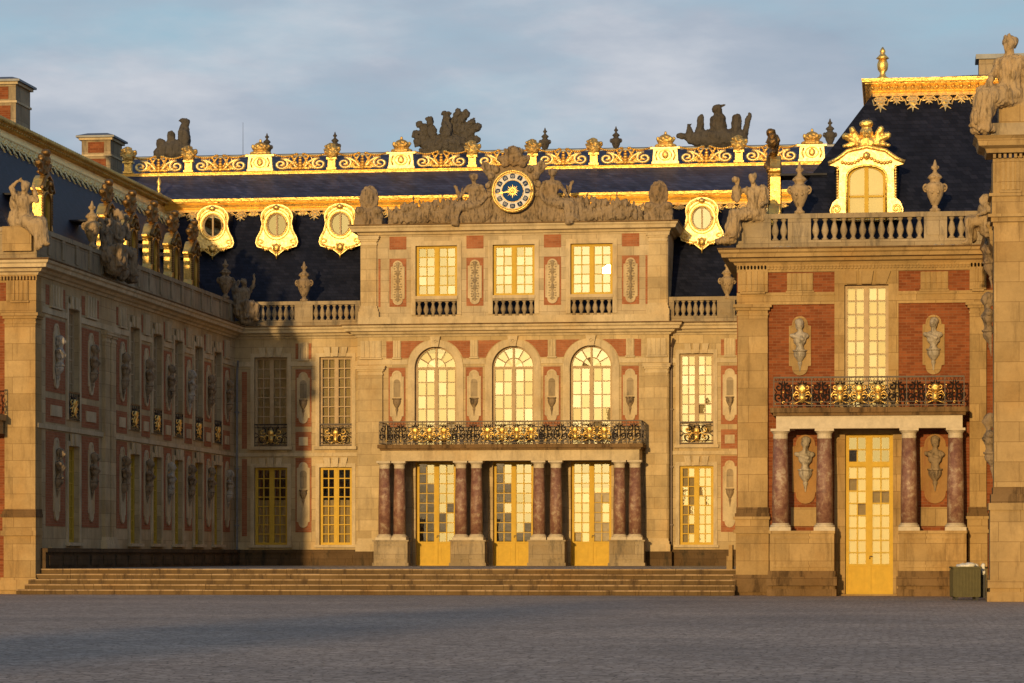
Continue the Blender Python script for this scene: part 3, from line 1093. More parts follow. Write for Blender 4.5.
def terrace_mat():
    m, nt, nd, lk, p = newmat('court_marble')
    g = nd.new('ShaderNodeNewGeometry')
    ch = nd.new('ShaderNodeTexChecker')
    ch.inputs['Scale'].default_value = 1.4
    ch.inputs['Color1'].default_value = (.08, .075, .075, 1)
    ch.inputs['Color2'].default_value = (.38, .34, .3, 1)
    lk.new(g.outputs['Position'], ch.inputs['Vector'])
    n = noise_node(nd, lk, g.outputs['Position'], 1.2, 6)
    f = ramp(nd, lk, n.outputs[0], [(.3, (.6, .6, .6)), (.7, (1, 1, 1))]).outputs[0]
    lk.new(mix(nd, lk, 1, ch.outputs[0], f, 'MULTIPLY'), p.inputs['Base Color'])
    p.inputs['Roughness'].default_value = .5
    return m


M['terrace'] = terrace_mat()
obj('court_paving', boxes((XL, XR, 84.9, YB + .3, .2, TER)), 'terrace', kind='structure')


# ================================================================== CENTRAL BLOCK
def bx(px, dy=0.):
    return WX(px, YB + dy)


cen = thing('palace_centre', 'central brick and stone palace block with arched windows, balcony and attic facing the court', 'palace', (0, YB, 0))
AV = .4                                            # projection of the middle part
xa0, xa1 = bx(357.5, -AV), bx(669, -AV)
XC = (xa0 + xa1) / 2
SP = bx(591, -AV) - bx(513, -AV)
arch_x = [bx(513, -AV) + SP * k for k in (-1, 0, 1)]
side_win = [(bx(254.5), bx(287.5)), (bx(319.5), bx(352)), (bx(679.5), bx(713.5))]
# side walls
for nm, wa, wb, wins in (('left', XL - .4, xa0 + .1, side_win[:2]), ('right', xa1 - .1, XR + 2.5, side_win[2:])):
    holes = []
    for a, b in wins:
        holes += [rect(a, b, Z_SILL, Z_LTOP), rect(a, b, Z_USILL, Z_UTOP)]
    wall(cen, 'wall', wa, wb, TER, Z_CB + .1, holes, 'stone')
bm = bmesh.new()
for a, b in side_win:
    surround(bm, a, b, Z_SILL, Z_LTOP, .15, .05)
    surround(bm, a, b, Z_USILL, Z_UTOP, .15, .05, sill=False)
    box(bm, a - .2, b + .2, -.16, .01, Z_USILL - .12, Z_USILL)
box(bm, XL, xa0, -.06, .01, Z_STR, Z_STR + .14)
box(bm, xa1, XR + 2, -.06, .01, Z_STR, Z_STR + .14)
for q0_, q1_ in ((XL, side_win[0][0] - .15), (side_win[0][1] + .15, side_win[1][0] - .15), (side_win[1][1] + .15, xa0), (xa1, side_win[2][0] - .15), (side_win[2][1] + .15, XR + 2)):
    box(bm, q0_, q1_, -.045, .01, 8.5, 8.68)
obj('stone_trim', bm, 'stone_trim', cen)
wl = ['tall upper window in the shade beside the left corner', 'tall upper window between the shaded corner and the big pilaster', 'glowing tall upper window right of the middle part']
wl2 = ['ochre framed ground window in the shade', 'ochre framed ground window with dark upper panes', 'glowing ochre framed ground window on the right']
for i, (a, b) in enumerate(side_win):
    window(cen, (a + b) / 2, Z_USILL, b - a, Z_UTOP - Z_USILL, 9, mat='wood_tan', blind=1, label=wl[i])
    window(cen, (a + b) / 2, Z_SILL, b - a, Z_LTOP - Z_SILL, 8, mat='wood_gold', blind=.58 if i < 2 else 1, label=wl2[i])
    railing(cen, a, b, -.02, Z_USILL + .02, Z_USILL + .86, 1 if True else 3, {0})
court_panels(cen, bx(295.5), bx(311.5), True, True)
court_panels(cen, bx(721), bx(738.5), True, True)
for px in (303.5, 730):
    empty_console(cen, bx(px), 7.2)
    empty_console(cen, bx(px), 3.7)
# narrow brick slips in the corner
obj('brick_strip', boxes((bx(242), bx(247), -.015, .01, 5.3, 8.3), (bx(242), bx(247), -.015, .01, 1.9, 4.9)), 'brick_panel', cen)
# socle of the court fronts
bm = bmesh.new()
for a, b in ((XL, xa0 - .05), (xa1 + .05, XR + 2)):
    box(bm, a, b, -.16, .01, TER, TER + .5)
    box(bm, a, b, -.22, .01, TER + .5, TER + .62)
    n = max(1, int((b - a) / 1.5))
    for k in range(n):
        box(bm, a + (b - a) * (k + .12) / n, a + (b - a) * (k + .88) / n, -.19, -.15, TER + .12, TER + .4)
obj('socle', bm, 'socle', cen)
# middle part
holes = []
for x in arch_x:
    holes += [arch(x, 1.62, 5.2, 8.37), rect(x - .78, x + .78, TER + .002, 4.75)]
wall(cen, 'wall', xa0, xa1, TER - .02, Z_CB + .1, holes, 'stone', .5, -AV)
obj('wall_return', boxes((xa0, xa0 + .3, -AV + .5, .3, TER, Z_CT), (xa1 - .3, xa1, -AV + .5, .3, TER, Z_CT)), 'stone', cen)
bm = bmesh.new()
for x in arch_x:
    slab(bm, [arch(x, 1.62 + .5, 6.0, 8.37), arch(x, 1.62, 5.9, 8.37)][:1] + [], -AV - .0, -AV - .0) if False else None
    o_, i_ = arch(x, 2.16, 8.37, 8.37), arch(x, 1.62, 8.37, 8.37)
    ring = [(x + 1.08 * math.cos(PI * k / 20), 8.37 + 1.08 * math.sin(PI * k / 20)) for k in range(21)] + [(x + .81 * math.cos(PI * k / 20), 8.37 + .81 * math.sin(PI * k / 20)) for k in range(20, -1, -1)]
    slab(bm, [ring], -AV - .05, -AV + .01)
    box(bm, x - 1.08, x - .81, -AV - .05, -AV + .01, 5.2, 8.37)
    box(bm, x + .81, x + 1.08, -AV - .05, -AV + .01, 5.2, 8.37)
    slab(bm, [[(x - .12, 9.16), (x + .12, 9.16), (x + .2, 9.56), (x - .2, 9.56)]], -AV - .16, -AV + .01)
    tube(bm, spiral(x, 9.36, .1, 1, 0, -AV - .17), .035, 5)
box(bm, xa0, arch_x[0] - 1.08, -AV - .04, -AV + .01, 8.5, 8.68)
box(bm, arch_x[0] + 1.08, arch_x[1] - 1.08, -AV - .04, -AV + .01, 8.5, 8.68)
box(bm, arch_x[1] + 1.08, arch_x[2] - 1.08, -AV - .04, -AV + .01, 8.5, 8.68)
box(bm, arch_x[2] + 1.08, xa1, -AV - .04, -AV + .01, 8.5, 8.68)
obj('arch_trim', bm, 'stone_trim', cen)
DOWN = [{(0, k) for k in range(8)} | {(1, k) for k in (2, 3, 4, 5, 6, 7)} | {(2, 5), (2, 6), (3, 4)},
        {(0, k) for k in range(8)} | {(1, k) for k in (2, 3, 5, 6, 7)} | {(2, 7), (3, 7), (3, 6)},
        {(0, 7), (2, 3), (3, 3), (2, 4), (2, 5), (2, 6), (3, 6), (2, 7), (3, 7)}]
for i, x in enumerate(arch_x):
    window(cen, x, 5.2, 1.62, 8.37 + .81 - 5.2, 6, arched=True, blind=1, y=-AV + .25, label=['arched window, left of three', 'arched window, middle of three', 'arched window, right of three'][i])
    window(cen, x, TER, 1.56, 3.98, 8, mat='wood_gold', blind=.75 if i == 2 else 0, solid=.9, door=True, down=DOWN[i], y=-AV + .3, jit=.013,
           label=['glazed ochre double door with dark left panes', 'glazed ochre double door, middle of three', 'glazed ochre double door with bright panes'][i])
pan = [bx(p, -AV) for p in (387.5, 404.5)]
pan = [(arch_x[0] - 1.5, .33)] + [((arch_x[0] + arch_x[1]) / 2, .33), ((arch_x[1] + arch_x[2]) / 2, .33)] + [(arch_x[2] + 1.5, .33)]
for x, hw in pan:
    obj('brick_panel', boxes((x - hw, x + hw, -AV - .015, -AV + .01, 6.1, 8.38)), 'brick_panel', cen)
    o = relief_plate(cen, x, 7.27, .54, 2.0, -AV - .045)
    console(cen, x, 7.2, .36, .7, 'statue', -AV - .04)
    bm = bmesh.new()
    slab(bm, [arch(x, .26, 7.25, 7.8, 8)], -AV - .06, -AV - .04)
    obj('niche_panel', bm, 'stone_top', cen)
    bm = bmesh.new()
    for s in (-1, 1):
        t = Z_CB - .09
        c_ = x + s * 1.5
        # triangular brick spandrels beside each arch
        pts = [(x + s * .16, 8.74), (x + s * .16, 9.4)]
        near = min(arch_x, key=lambda q: abs(q - (x + s * 1.5)))
        if abs(near - (x + s * 1.5)) < .3:
            rr = 1.12
            for k in range(7):
                zz = 9.4 - (9.4 - 8.74) * k / 6
                dx = math.sqrt(max(0, rr * rr - (zz - 8.37) ** 2))
                pts.append((near - s * dx, zz))
        else:
            pts += [(x + s * .42, 9.4), (x + s * .42, 8.74)]
        slab(bm, [pts], -AV - .015, -AV + .01)
    obj('brick_spandrel', bm, 'brick_panel', cen)
    bm = bmesh.new()
    triglyph(bm, x - .15, x + .15, 8.78, 9.42, -AV, 3)
    obj('frieze_block', bm, 'stone_trim', cen)
for a, b in ((bx(359, -AV), bx(383, -AV)), (bx(645.5, -AV), bx(668, -AV))):
    pilaster(cen, a, b, TER + .55, 8.45, .14, y=-AV)
    obj('pilaster_socle', boxes((a - .16, b + .16, -AV - .3, -AV + .01, TER, TER + .55)), 'socle', cen)
    bm = bmesh.new()
    triglyph(bm, a + .06, b - .06, 8.78, 9.42, -AV)
    obj('frieze_block', bm, 'stone_trim', cen)
# main cornice of the block, stepping round the middle part
bm = bmesh.new()
cp = [(XL, YB), (xa0, YB), (xa0, YB - AV), (xa1, YB - AV), (xa1, YB), (XR, YB), (XR, YB - 5)]
cp0 = [(XL, YB - 5)] + cp
sweep(bm, [(x, y - YB) for x, y in cp0], CORN, 1, 6)
obj('cornice', bm, 'stone_trim', cen)
bm = bmesh.new()
sweep(bm, [(x, y - YB) for x, y in cp0], [(.02, Z_CT + .01), (.02, Z_PL), (-.3, Z_PL), (-.3, Z_CT + .01)], 1, 6)
obj('parapet_base', bm, 'stone_top', cen)


def balustrade(parent, spans, y, zb, zt, mat='stone_top', ends=None):
    """spans: list of ('b', x0, x1, n) balusters and ('p', x0, x1) piers"""
    x0, x1 = spans[0][1], spans[-1][2]
    bm = boxes((x0, x1, y - .13, y + .13, zt - .14, zt))
    for s in spans:
        if s[0] == 'p':
            box(bm, s[1], s[2], y - .11, y + .11, zb - .002, zt - .14)
            box(bm, s[1] + .08, s[2] - .08, y - .125, y - .11, zb + .1, zt - .22)
    o = obj('balustrade', bm, mat, parent)
    for s in spans:
        if s[0] == 'b':
            for k in range(s[3]):
                baluster(o, s[1] + (s[2] - s[1]) * (k + .5) / s[3], y, zb, zt - .14 - zb)
    return o


balustrade(cen, [('p', bx(249), bx(253)), ('b', bx(253), bx(294.5), 7), ('p', bx(294.5), bx(312.5)), ('b', bx(312.5), bx(355), 7), ('p', bx(355), bx(360))], .12, Z_PL, Z_RT)
balustrade(cen, [('p', bx(668), bx(674)), ('b', bx(674), bx(717), 7), ('p', bx(717), bx(735)), ('b', bx(735), bx(770), 6)], .12, Z_PL, Z_RT)
bm = bmesh.new()
FL = lambda p, z: [(p - .25, z), (p, z), (p + .015, z + .012), (p + .015, z + .05), (p - .25, z + .06)]
sweep(bm, [(x, y - YB) for x, y in cp0], FL(.53, Z_CT + .002), 1, 6)
obj('cornice_flashing', bm, 'ledge', cen)
# attic storey
at0, at1 = bx(360.5, -.2), bx(668, -.2)
ZA0, ZA1 = Z_CT, 13.5
aw = [(x - .81, x + .81) for x in arch_x]
wall(cen, 'attic_wall', at0, at1, ZA0, ZA1 + .1, [rect(a, b, 10.42, 13.08) for a, b in aw], 'stone_attic', .5, -.2)
obj('attic_side', boxes((at0, at0 + .3, .3, 3.5, ZA0, ZA1), (at1 - .3, at1, .3, 3.5, ZA0, ZA1)), 'stone', cen)
bm = bmesh.new()
box(bm, at0 - .05, at1 + .05, -.45, -.19, ZA0 + .035, ZA0 + .36)
for a, b in aw:
    slab(bm, [rect(a - .17, b + .17, 10.42, 13.26), rect(a, b, 10.421, 13.08)], -.25, -.19)
    box(bm, a - .02, b + .02, -.3, .1, 11.02, 11.14)
obj('attic_trim', bm, 'stone_trim', cen)
bm = bmesh.new()
sweep(bm, [(at0, 3.5), (at0, -.2), (at1, -.2), (at1, 3.5)], [(0, ZA1), (.08, ZA1 + .02), (.12, ZA1 + .1), (.3, ZA1 + .13), (.34, ZA1 + .24), (.4, ZA1 + .3), (.4, ZA1 + .34), (-.3, ZA1 + .36), (-.3, ZA1)])
obj('attic_cornice', bm, 'stone_trim', cen)
bm = bmesh.new()
sweep(bm, [(at0, 3.5), (at0, -.2), (at1, -.2), (at1, 3.5)], FL(.41, ZA1 + .345))
obj('attic_flashing', bm, 'ledge', cen)
for a, b in aw:
    window(cen, (a + b) / 2, 11.14, b - a, 13.08 - 11.14, 5, mat='wood_gold', blind=.0, y=.0, jit=.010, label='square attic window with glowing panes')
    o = obj('balustrade', boxes((a, b, -.28, -.05, 10.93, 11.02)), 'stone_top', cen)
    for k in range(6):
        baluster(o, a + (b - a) * (k + .5) / 6, -.15, 10.36, .57)
for x, hw in pan:
    obj('brick_panel', boxes((x - hw, x + hw, -.215, -.19, 10.75, 12.6), (x - hw, x + hw, -.215, -.19, 12.95, 13.45)), 'brick_panel', cen)
    o = relief_plate(cen, x, 11.66, .54, 1.72, -.245)
    bm = bmesh.new()
    for k in range(15):
        zz = 10.98 + k * .1
        wd = .07 + .06 * abs(math.sin(k * .9))
        ico(bm, (x, -.262, zz), .045 + .02 * (k % 3), 1, (1, .5, 1.2))
        for s_ in (-1, 1):
            ico(bm, (x + s_ * wd, -.26, zz + .03), .035, 1, (1.3, .5, .8))
    obj('relief', bm, 'stone_top', o)
for a, b in ((bx(361.5, -.2), bx(377, -.2)), (bx(649, -.2), bx(667, -.2))):
    pilaster(cen, a, b, ZA0 + .3, ZA1 - .02, .1, y=-.2)
obj('brick_strip', boxes((bx(378.5, -.2), bx(380.5, -.2), -.215, -.19, 10.75, 12.6), (bx(645.5, -.2), bx(647.5, -.2), -.215, -.19, 10.75, 12.6)), 'brick_panel', cen)

# portico and balcony
pw = [bx(p, -1.6) for p in (384.5, 399.5, 461, 476.5, 539, 556, 619.5, 635)]
pb0, pb1 = bx(378, -1.9), bx(643, -1.9)
bal = obj('balcony', boxes((pb0, pb1, -2.05, -AV, 5.22, 5.36), (pb0 + .08, pb1 - .08, -1.97, -AV, 5.14, 5.22)), 'ledge', cen)
railing(cen, pb0 + .06, pb1 - .06, -1.98, 5.38, 6.22, 18, {2, 3, 4, 7, 8, 9, 10, 13, 14, 15}, side=-AV)
for c_ in list(bal.children):
    pass
obj('entablature', boxes((pb0 + .14, pb1 - .14, -1.9, -1.3, 4.74, 5.14), (pb0 + .14, pb0 + .7, -1.3, -AV, 4.74, 5.14), (pb1 - .7, pb1 - .14, -1.3, -AV, 4.74, 5.14)), 'stone_trim', cen)
for i, x in enumerate(pw):
    column(cen, x, -1.6, 1.74, 4.74, .235)
for i in range(4):
    a, b = pw[2 * i] - .36, pw[2 * i + 1] + .36
    ped = obj('pedestal', boxes((a, b, -1.92, -1.28, TER + .12, 1.68), (a - .05, b + .05, -1.97, -1.25, TER, TER + .12), (a - .05, b + .05, -1.97, -1.25, 1.68, 1.74)), 'stone_top', cen)
    bm = bmesh.new()
    slab(bm, [rect(a + .1, b - .1, TER + .25, 1.58), rect(a + .16, b - .16, TER + .31, 1.52)], -1.95, -1.919)
    obj('panel_moulding', bm, 'stone_top', ped)
    # pilaster strips on the wall behind the columns
    obj('wall_strip', boxes((a + .05, b - .05, -AV - .12, -AV + .01, TER, 4.74)), 'brick_panel' if False else 'stone_top', cen)
# dark sheets standing in for the shade of unlit rooms
obj('room_shade_sheet', boxes((xa0 + .4, xa1 - .4, 1.6, 1.65, TER, 9.4), (XL + .3, xa0 - .2, 1.6, 1.65, TER, 9.4), (xa1 + .1, XR + 2, 1.6, 1.65, TER, 9.4), (at0 + .4, at1 - .4, 1.6, 1.65, 10.2, 13.4)), 'dark', cen)
# downpipes
for px, z1, m_ in ((237.5, 8.7, 'pipe_grey'), (671.5, 9.4, 'pipe')):
    bm = bmesh.new()
    x = bx(px)
    tube(bm, [(x, -.1, TER + .1), (x, -.1, z1 - .7), (x + .02, -.14, z1 - .3), (x + .1, -.35, z1)], .045, 6)
    for zz in (2.3, 4.5, 6.7):
        box(bm, x - .07, x + .07, -.16, 0, zz, zz + .05)
    obj('downpipe', bm, m_, cen, smooth=False)

# ------------------------------------------------------------------ roofs
O1, ZR1, O2, ZR2, ZR3 = .45, 10.0, 3.87, 15.08, 15.5
O3, ZR4 = 7.0, 17.0
KS = (O2 - O1) / (ZR2 - ZR1)
GCOR = [(-O2 + .02, ZR2), (-O2 + .05, ZR2 + .05), (-O2 + .02, ZR2 + .07), (-O2 + .1, ZR2 + .2), (-O2 + .22, ZR2 + .27), (-O2 + .23, ZR2 + .3), (-O2 + .31, ZR2 + .32), (-O2 + .33, ZR3), (-O2 - .2, ZR3 + .04), (-O2 - .2, ZR2)]


def roof_for(root, i0, i1, path, ox, oy, mat='slate'):
    P = [(x - ox, y - oy) for x, y in path]
    bm = bmesh.new()
    sweep(bm, P, [(-O1, ZR1), (-O2, ZR2), (-O2 - .1, ZR2), (-O1 - .1, ZR1)], i0, i1)
    r = obj('roof', bm, mat, root)
    bm = bmesh.new()
    sweep(bm, P, [(-O2 - .05, ZR3), (-O3, ZR4), (-O3, ZR4 - .1), (-O2 - .05, ZR3 - .1)], i0, i1)
    obj('upper_slope', bm, 'slate_skylit', r)
    bm = bmesh.new()
    sweep(bm, P, GCOR, i0, i1)
    obj('gilt_cornice', bm, 'gold', r)
    return r


roof_c = roof_for(cen, 2, 3, PATH, 0, YB)


def lambrequin(parent, xa, xb, step, mat='gold_pale', shape_y=O2, z=ZR2, drop=1.):
    """hanging gilt ornament under the gilt cornice, lying on the slope; xa..xb along the local x"""
    bm = bmesh.new()
    n = max(1, round((xb - xa) / step))
    st = (xb - xa) / n
    for i in range(n):
        x = xa + st * (i + .5)
        big = i % 2 == 0
        L = (.56 if big else .36) * drop
        w = .13 if big else .08
        slab(bm, [[(x - w, z - .12), (x - w * .95, z - L * .55), (x - w * .3, z - L * .72), (x, z - L), (x + w * .3, z - L * .72), (x + w * .95, z - L * .55), (x + w, z - .12)]], -.05, .01)
        ico(bm, (x, -.05, z - L * .45), w * .7, 1)
        for s in (-1, 1):
            tube(bm, spiral(x + s * st * .3, z - .19, st * .18, 1.2, PI / 2, -.03, s), .026, 4)
            tube(bm, [(x + s * w * .8, -.02, z - L * .55), (x + s * st * .4, -.02, z - L * .62), (x + s * st * .5, -.02, z - .2)], .026, 4, .018)
            tube(bm, [(x + s * w * .3, -.03, z - L * .7), (x + s * w * 1.3, -.03, z - L * .85)], .03, 4, .01)
    box(bm, xa, xb, -.05, .02, z - .1, z)
    shear_y(bm, KS, z, shape_y - .03)
    return obj('gilt_fringe', bm, mat, parent)


lambrequin(roof_c, XL - O2, XR + O2, .5, drop=.95)


DY = O1 + KS * (12.75 - ZR1) + .15


def oculus_dormer(parent, x, glass_bright):
    """gilded bull's-eye dormer standing upright on the slope"""
    z0 = 12.45
    y = DY
    out = []
    half = [(0, z0), (.1, z0 + .1), (.3, z0 + .28), (.5, z0 + .34), (.74, z0 + .42), (.8, z0 + .6), (.76, z0 + .8), (.62, z0 + 1.1), (.56, z0 + 1.4), (.6, z0 + 1.7), (.56, z0 + 1.9), (.42, z0 + 2.1), (.2, z0 + 2.22), (0, z0 + 2.25)]
    out = [(a, b) for a, b in half] + [(-a, b) for a, b in half[-2:0:-1]]
    zc = z0 + 1.36
    ov = [(.36 * math.cos(2 * PI * k / 24), zc + .48 * math.sin(2 * PI * k / 24)) for k in range(24)]
    bm = bmesh.new()
    slab(bm, [out, ov], -.08, .1)
    d = obj('dormer', bm, 'gold_pale', parent, (x, y, 0))
    bm = bmesh.new()
    cm = z0 + 1.2
    tube(bm, [(a * .9, -.09, cm + (b - cm) * .93) for a, b in out] + [(out[0][0] * .9, -.09, cm + (out[0][1] - cm) * .93)], .035, 5)
    for q, rr, yy in ((.4, .035, -.1), (.5, .025, -.09)):
        tube(bm, [(q * math.cos(2 * PI * k / 24), yy, zc + q * 1.3 * math.sin(2 * PI * k / 24)) for k in range(25)], rr, 5)
    for s in (-1, 1):
        tube(bm, spiral(s * .6, z0 + .62, .16, 1.2, -PI / 2, -.1, s), .035, 5)
        tube(bm, [(s * .1, -.1, z0 + 2.12), (s * .3, -.1, z0 + 2.04), (s * .46, -.1, z0 + 1.86), (s * .52, -.1, z0 + 1.6)], .03, 5)
        for k in range(6):
            ico(bm, (s * (.12 + k * .1), -.1, z0 + .35 - .2 * math.sin(k * .62) + .12), .06)
    ico(bm, (0, -.12, z0 + 2.1), .14, 1)
    ico(bm, (0, -.12, z0 + .36), .16, 1, (1, .6, 1.3))
    tube(bm, [(0, -.09, z0 + .2), (0, -.09, z0 - .12)], .07, 5, .02)
    obj('ornament', bm, 'gold', d, smooth=True)
    bm = bmesh.new()
    box(bm, -.03, .03, -.03, .03, zc - .48, zc + .48)
    tube(bm, [(.345 * math.cos(2 * PI * k / 24), 0, zc + .465 * math.sin(2 * PI * k / 24)) for k in range(25)], .03, 5)
    obj('sash', bm, 'wood_tan', d)
    bm = bmesh.new()
    rn = random.Random(int(x * 10) + 3)
    for s in (-1, 1):
        a, b = rn.gauss(0, .01), rn.gauss(0, .01)
        vs = [bm.verts.new((s * .36 * abs(math.cos(t)), .02 + a * math.sin(t) * .4, zc + .48 * math.sin(t))) for t in [(-PI / 2 + PI * k / 10) for k in range(11)]]
        bm.faces.new(vs)
    obj('glass', bm, 'glass', d)
    obj('blind', boxes((-.4, .4, .1, .12, zc - .5, zc + .5)), 'blind' if glass_bright else 'dark', d)  # without a pale blind, a dark sheet stands for the room's shade
    # lead roof and cheeks back into the slope
    bm = bmesh.new()
    top = [(a * .92, b - .04) for a, b in half[6:]] + [(-a * .92, b - .04) for a, b in half[-2:5:-1]]
    slab(bm, [top], .1, 1.6)
    obj('dormer_cheek', bm, 'slate', d)
    for c_ in [d]:
        c_.scale = (1.08, 1, .92)
        c_.location.z = 15.1 - 14.7 * .92
    return d


for px, br in ((213, 0), (277, 0), (340.5, 0), (702, 1), (764, 0)):
    oculus_dormer(roof_c, bx(px, DY), br)


def big_dormer(parent, x, y0=1.05, label=None, mats=('gold_pale', 'gold')):
    """tall dormer with arched head, scrolled cheeks and a gilt helmet"""
    z0 = 10.0
    zt = 13.05
    half = [(1.0, z0 + .93), (1.04, z0 + .97), (1.06, z0 + 1.25), (.98, z0 + 1.45), (.82, z0 + 1.6), (.78, z0 + 2.4), (.86, z0 + 2.5), (1.08, z0 + 2.55), (1.1, z0 + 2.62), (.85, z0 + 2.72), (.55, z0 + 2.95), (.25, z0 + 3.05), (0, z0 + 3.08)]
    out = half + [(-a, b) for a, b in half[-2::-1]]
    w = 1.14
    ar = w / 2
    zs = z0 + 2.2
    op = [(-ar, z0 + .96), (ar, z0 + .96)] + [(ar * math.cos(PI * k / 12), zs + .32 * math.sin(PI * k / 12)) for k in range(13)]
    bm = bmesh.new()
    wing_d = mats[1] == 'gold_dark'
    slab(bm, [out, op], -.12, .22 if wing_d else .12)
    d = obj('dormer', bm, mats[0], parent, (x, y0, 0), label=label)
    bm = bmesh.new()
    tube(bm, [(-1.1, -.13, z0 + 2.6), (-.85, -.14, z0 + 2.72), (-.55, -.15, z0 + 2.95), (0, -.16, z0 + 3.07), (.55, -.15, z0 + 2.95), (.85, -.14, z0 + 2.72), (1.1, -.13, z0 + 2.6)], .06, 6)
    tube(bm, [(-ar, -.13, z0 + .9)] + [(-ar * math.cos(PI * k / 12), -.13, zs + .32 * math.sin(PI * k / 12)) for k in range(13)] + [(ar, -.13, z0 + .9)], .035, 5)
    for s in (-1, 1):
        tube(bm, spiral(s * .86, z0 + 1.25, .16, 1.3, -PI / 2, -.13, s), .04, 5)
        for k in range(12):
            ico(bm, (s * .84, -.12, z0 + 1.6 + k * .08), .05)
        for k in range(7):
            t = k / 6
            ico(bm, (s * (.15 + .55 * t), -.15, z0 + 2.72 - .1 * t - .08 * math.sin(t * PI)), .06)
    ico(bm, (0, -.18, z0 + 2.8), .13, 1)
    obj('ornament', bm, mats[1], d, smooth=True)
    bm = bmesh.new()
    o = obj('crest', SM['helmet'].copy(), mats[1], d, (0, 0, z0 + 3.0), smooth=True)
    o.scale = (1.5, 1.0, 1.0) if wing_d else (.98, 1.0, .95)
    slab(bm, [op, [(a * .84 if abs(a) > .01 else a, b - .05 if b > z0 + 1 else b + .05) for a, b in op]], -.03, .03)
    box(bm, -.06, .06, -.04, .04, z0 + .9, zs + .3)
    box(bm, -.5, .5, -.03, .03, z0 + 1.6, z0 + 1.66)
    obj('sash', bm, 'wood_gold', d)
    bm = bmesh.new()
    panes(bm, -.52, .52, z0 + .9, zs + .3, 2, 2, .012)
    obj('glass', bm, 'glass', d)
    obj('blind', boxes((-.56, .56, .06, .1, z0 + .9, zs + .32)), 'blind', d)
    if wing_d:
        obj('dormer_cheek', boxes((-.9, .9, .22, 1.6, z0 + 2.42, z0 + 2.48)), 'slate', d)
        d.scale = (.6, 1, 1)
        return d
    bm = bmesh.new()
    top = [(a * .86, b - .06) for a, b in half[4:]] + [(-a * .86, b - .06) for a, b in half[-2:3:-1]] + [(-.78, z0 + .95), (.78, z0 + .95)]
    slab(bm, [top], .12, 2.0)
    obj('dormer_cheek', bm, 'slate', d)
    return d


# ------------------------------------------------------------------ gilt crest along the top of the central roof
YU = YB + 7.0
ux = lambda px: WX(px, YU)
crest = thing('roof_crest', 'gilded scrollwork crest with garlands along the top of the central roof', 'roof crest', (0, YU, ZR4 - .2))
x_first, x_last = ux(119), ux(835)
bm = bmesh.new()
sweep(bm, [(x_first, 1), (x_first, 0), (x_last, 0), (x_last, 1)], [(0, -.18), (.1, -.16), (.12, -.04), (.22, 0), (.24, .12), (.12, .16), (.14, .22), (-.2, .24), (-.2, -.18)])
obj('base_moulding', bm, 'gold', crest)
CZ = .24
posts = [(128.4, 'f'), (189, 'f'), (260.5, 'c'), (332, 'f'), (401.5, 'c'), (472.5, 'f'), (533, 'f'), (594, 'f'), (665.5, 'c'), (739, 'f'), (812, 'c')]


def crest_panel(w):
    bm = bmesh.new()
    h = .92
    c_ = w / 2
    for s in (-1, 1):
        # large volute near the post, rising to the middle lyre
        r = .32
        cx_ = s * (c_ - r - .01)
        tube(bm, spiral(cx_, r + .03, r, 1.6, PI / 2, 0, s), .068, 6, flat=1.5)
        tube(bm, [(cx_, 0, 2 * r + .03), (cx_ - s * .25, 0, 2 * r - .04), (cx_ - s * .45, 0, .3), (s * .2, 0, .12)] if False else
             [(cx_, 0, 2 * r + .03), (cx_ - s * .2, 0, 2 * r + .0), (cx_ - s * .42, 0, 2 * r - .16), (cx_ - s * .6, 0, .22), (s * .1, 0, .1)], .065, 6)
        tube(bm, [(s * .06, 0, .08), (s * .28, 0, .34), (s * .26, 0, .6), (s * .1, 0, .8), (s * .22, 0, .95)], .06, 6, .04)
        tube(bm, [(s * .32, 0, .4), (s * .5, 0, .62), (s * .42, 0, .8)], .05, 5, .03)
        for k in range(5):
            ico(bm, (s * (.35 + .09 * k), -.02, .12 + .03 * math.sin(k)), .07)
    return mesh_from(bm, True, 'crest_panel')


def crest_leaves(w):
    bm = bmesh.new()
    c_ = w / 2
    rn = random.Random(4)
    for k in range(5):
        ico(bm, (0, -.03, .12 + k * .15), .13 - .012 * k, 1, (1, .6, 1))
    for s in (-1, 1):
        for k in range(9):
            t = k / 8
            ico(bm, (s * (.12 + (c_ - .75) * t), -.03, .1 + rn.uniform(0, .12)), .085, 1, (1.1, .6, 1.2))
        for k in range(5):
            ico(bm, (s * (.14 + .05 * k), -.03, .32 + .11 * k), .075, 1, (.8, .6, 1.3))
        for k in range(4):
            ico(bm, (s * (.2 + .1 * k), -.03, .38 - .05 * k), .07, 1, (1.2, .6, .9))
        tube(bm, [(s * (c_ - .32), -.03, .3), (s * (c_ - .6), -.03, .2), (s * .2, -.03, .62), (s * .08, -.03, .92)], .05, 5, .03)
        n = 13
        for k in range(n):
            t = k / (n - 1)
            ico(bm, (s * (.14 + (c_ - .16) * t), -.04, .9 - .13 * math.sin(PI * t)), .062)
    return mesh_from(bm, True, 'leaf_ornament')


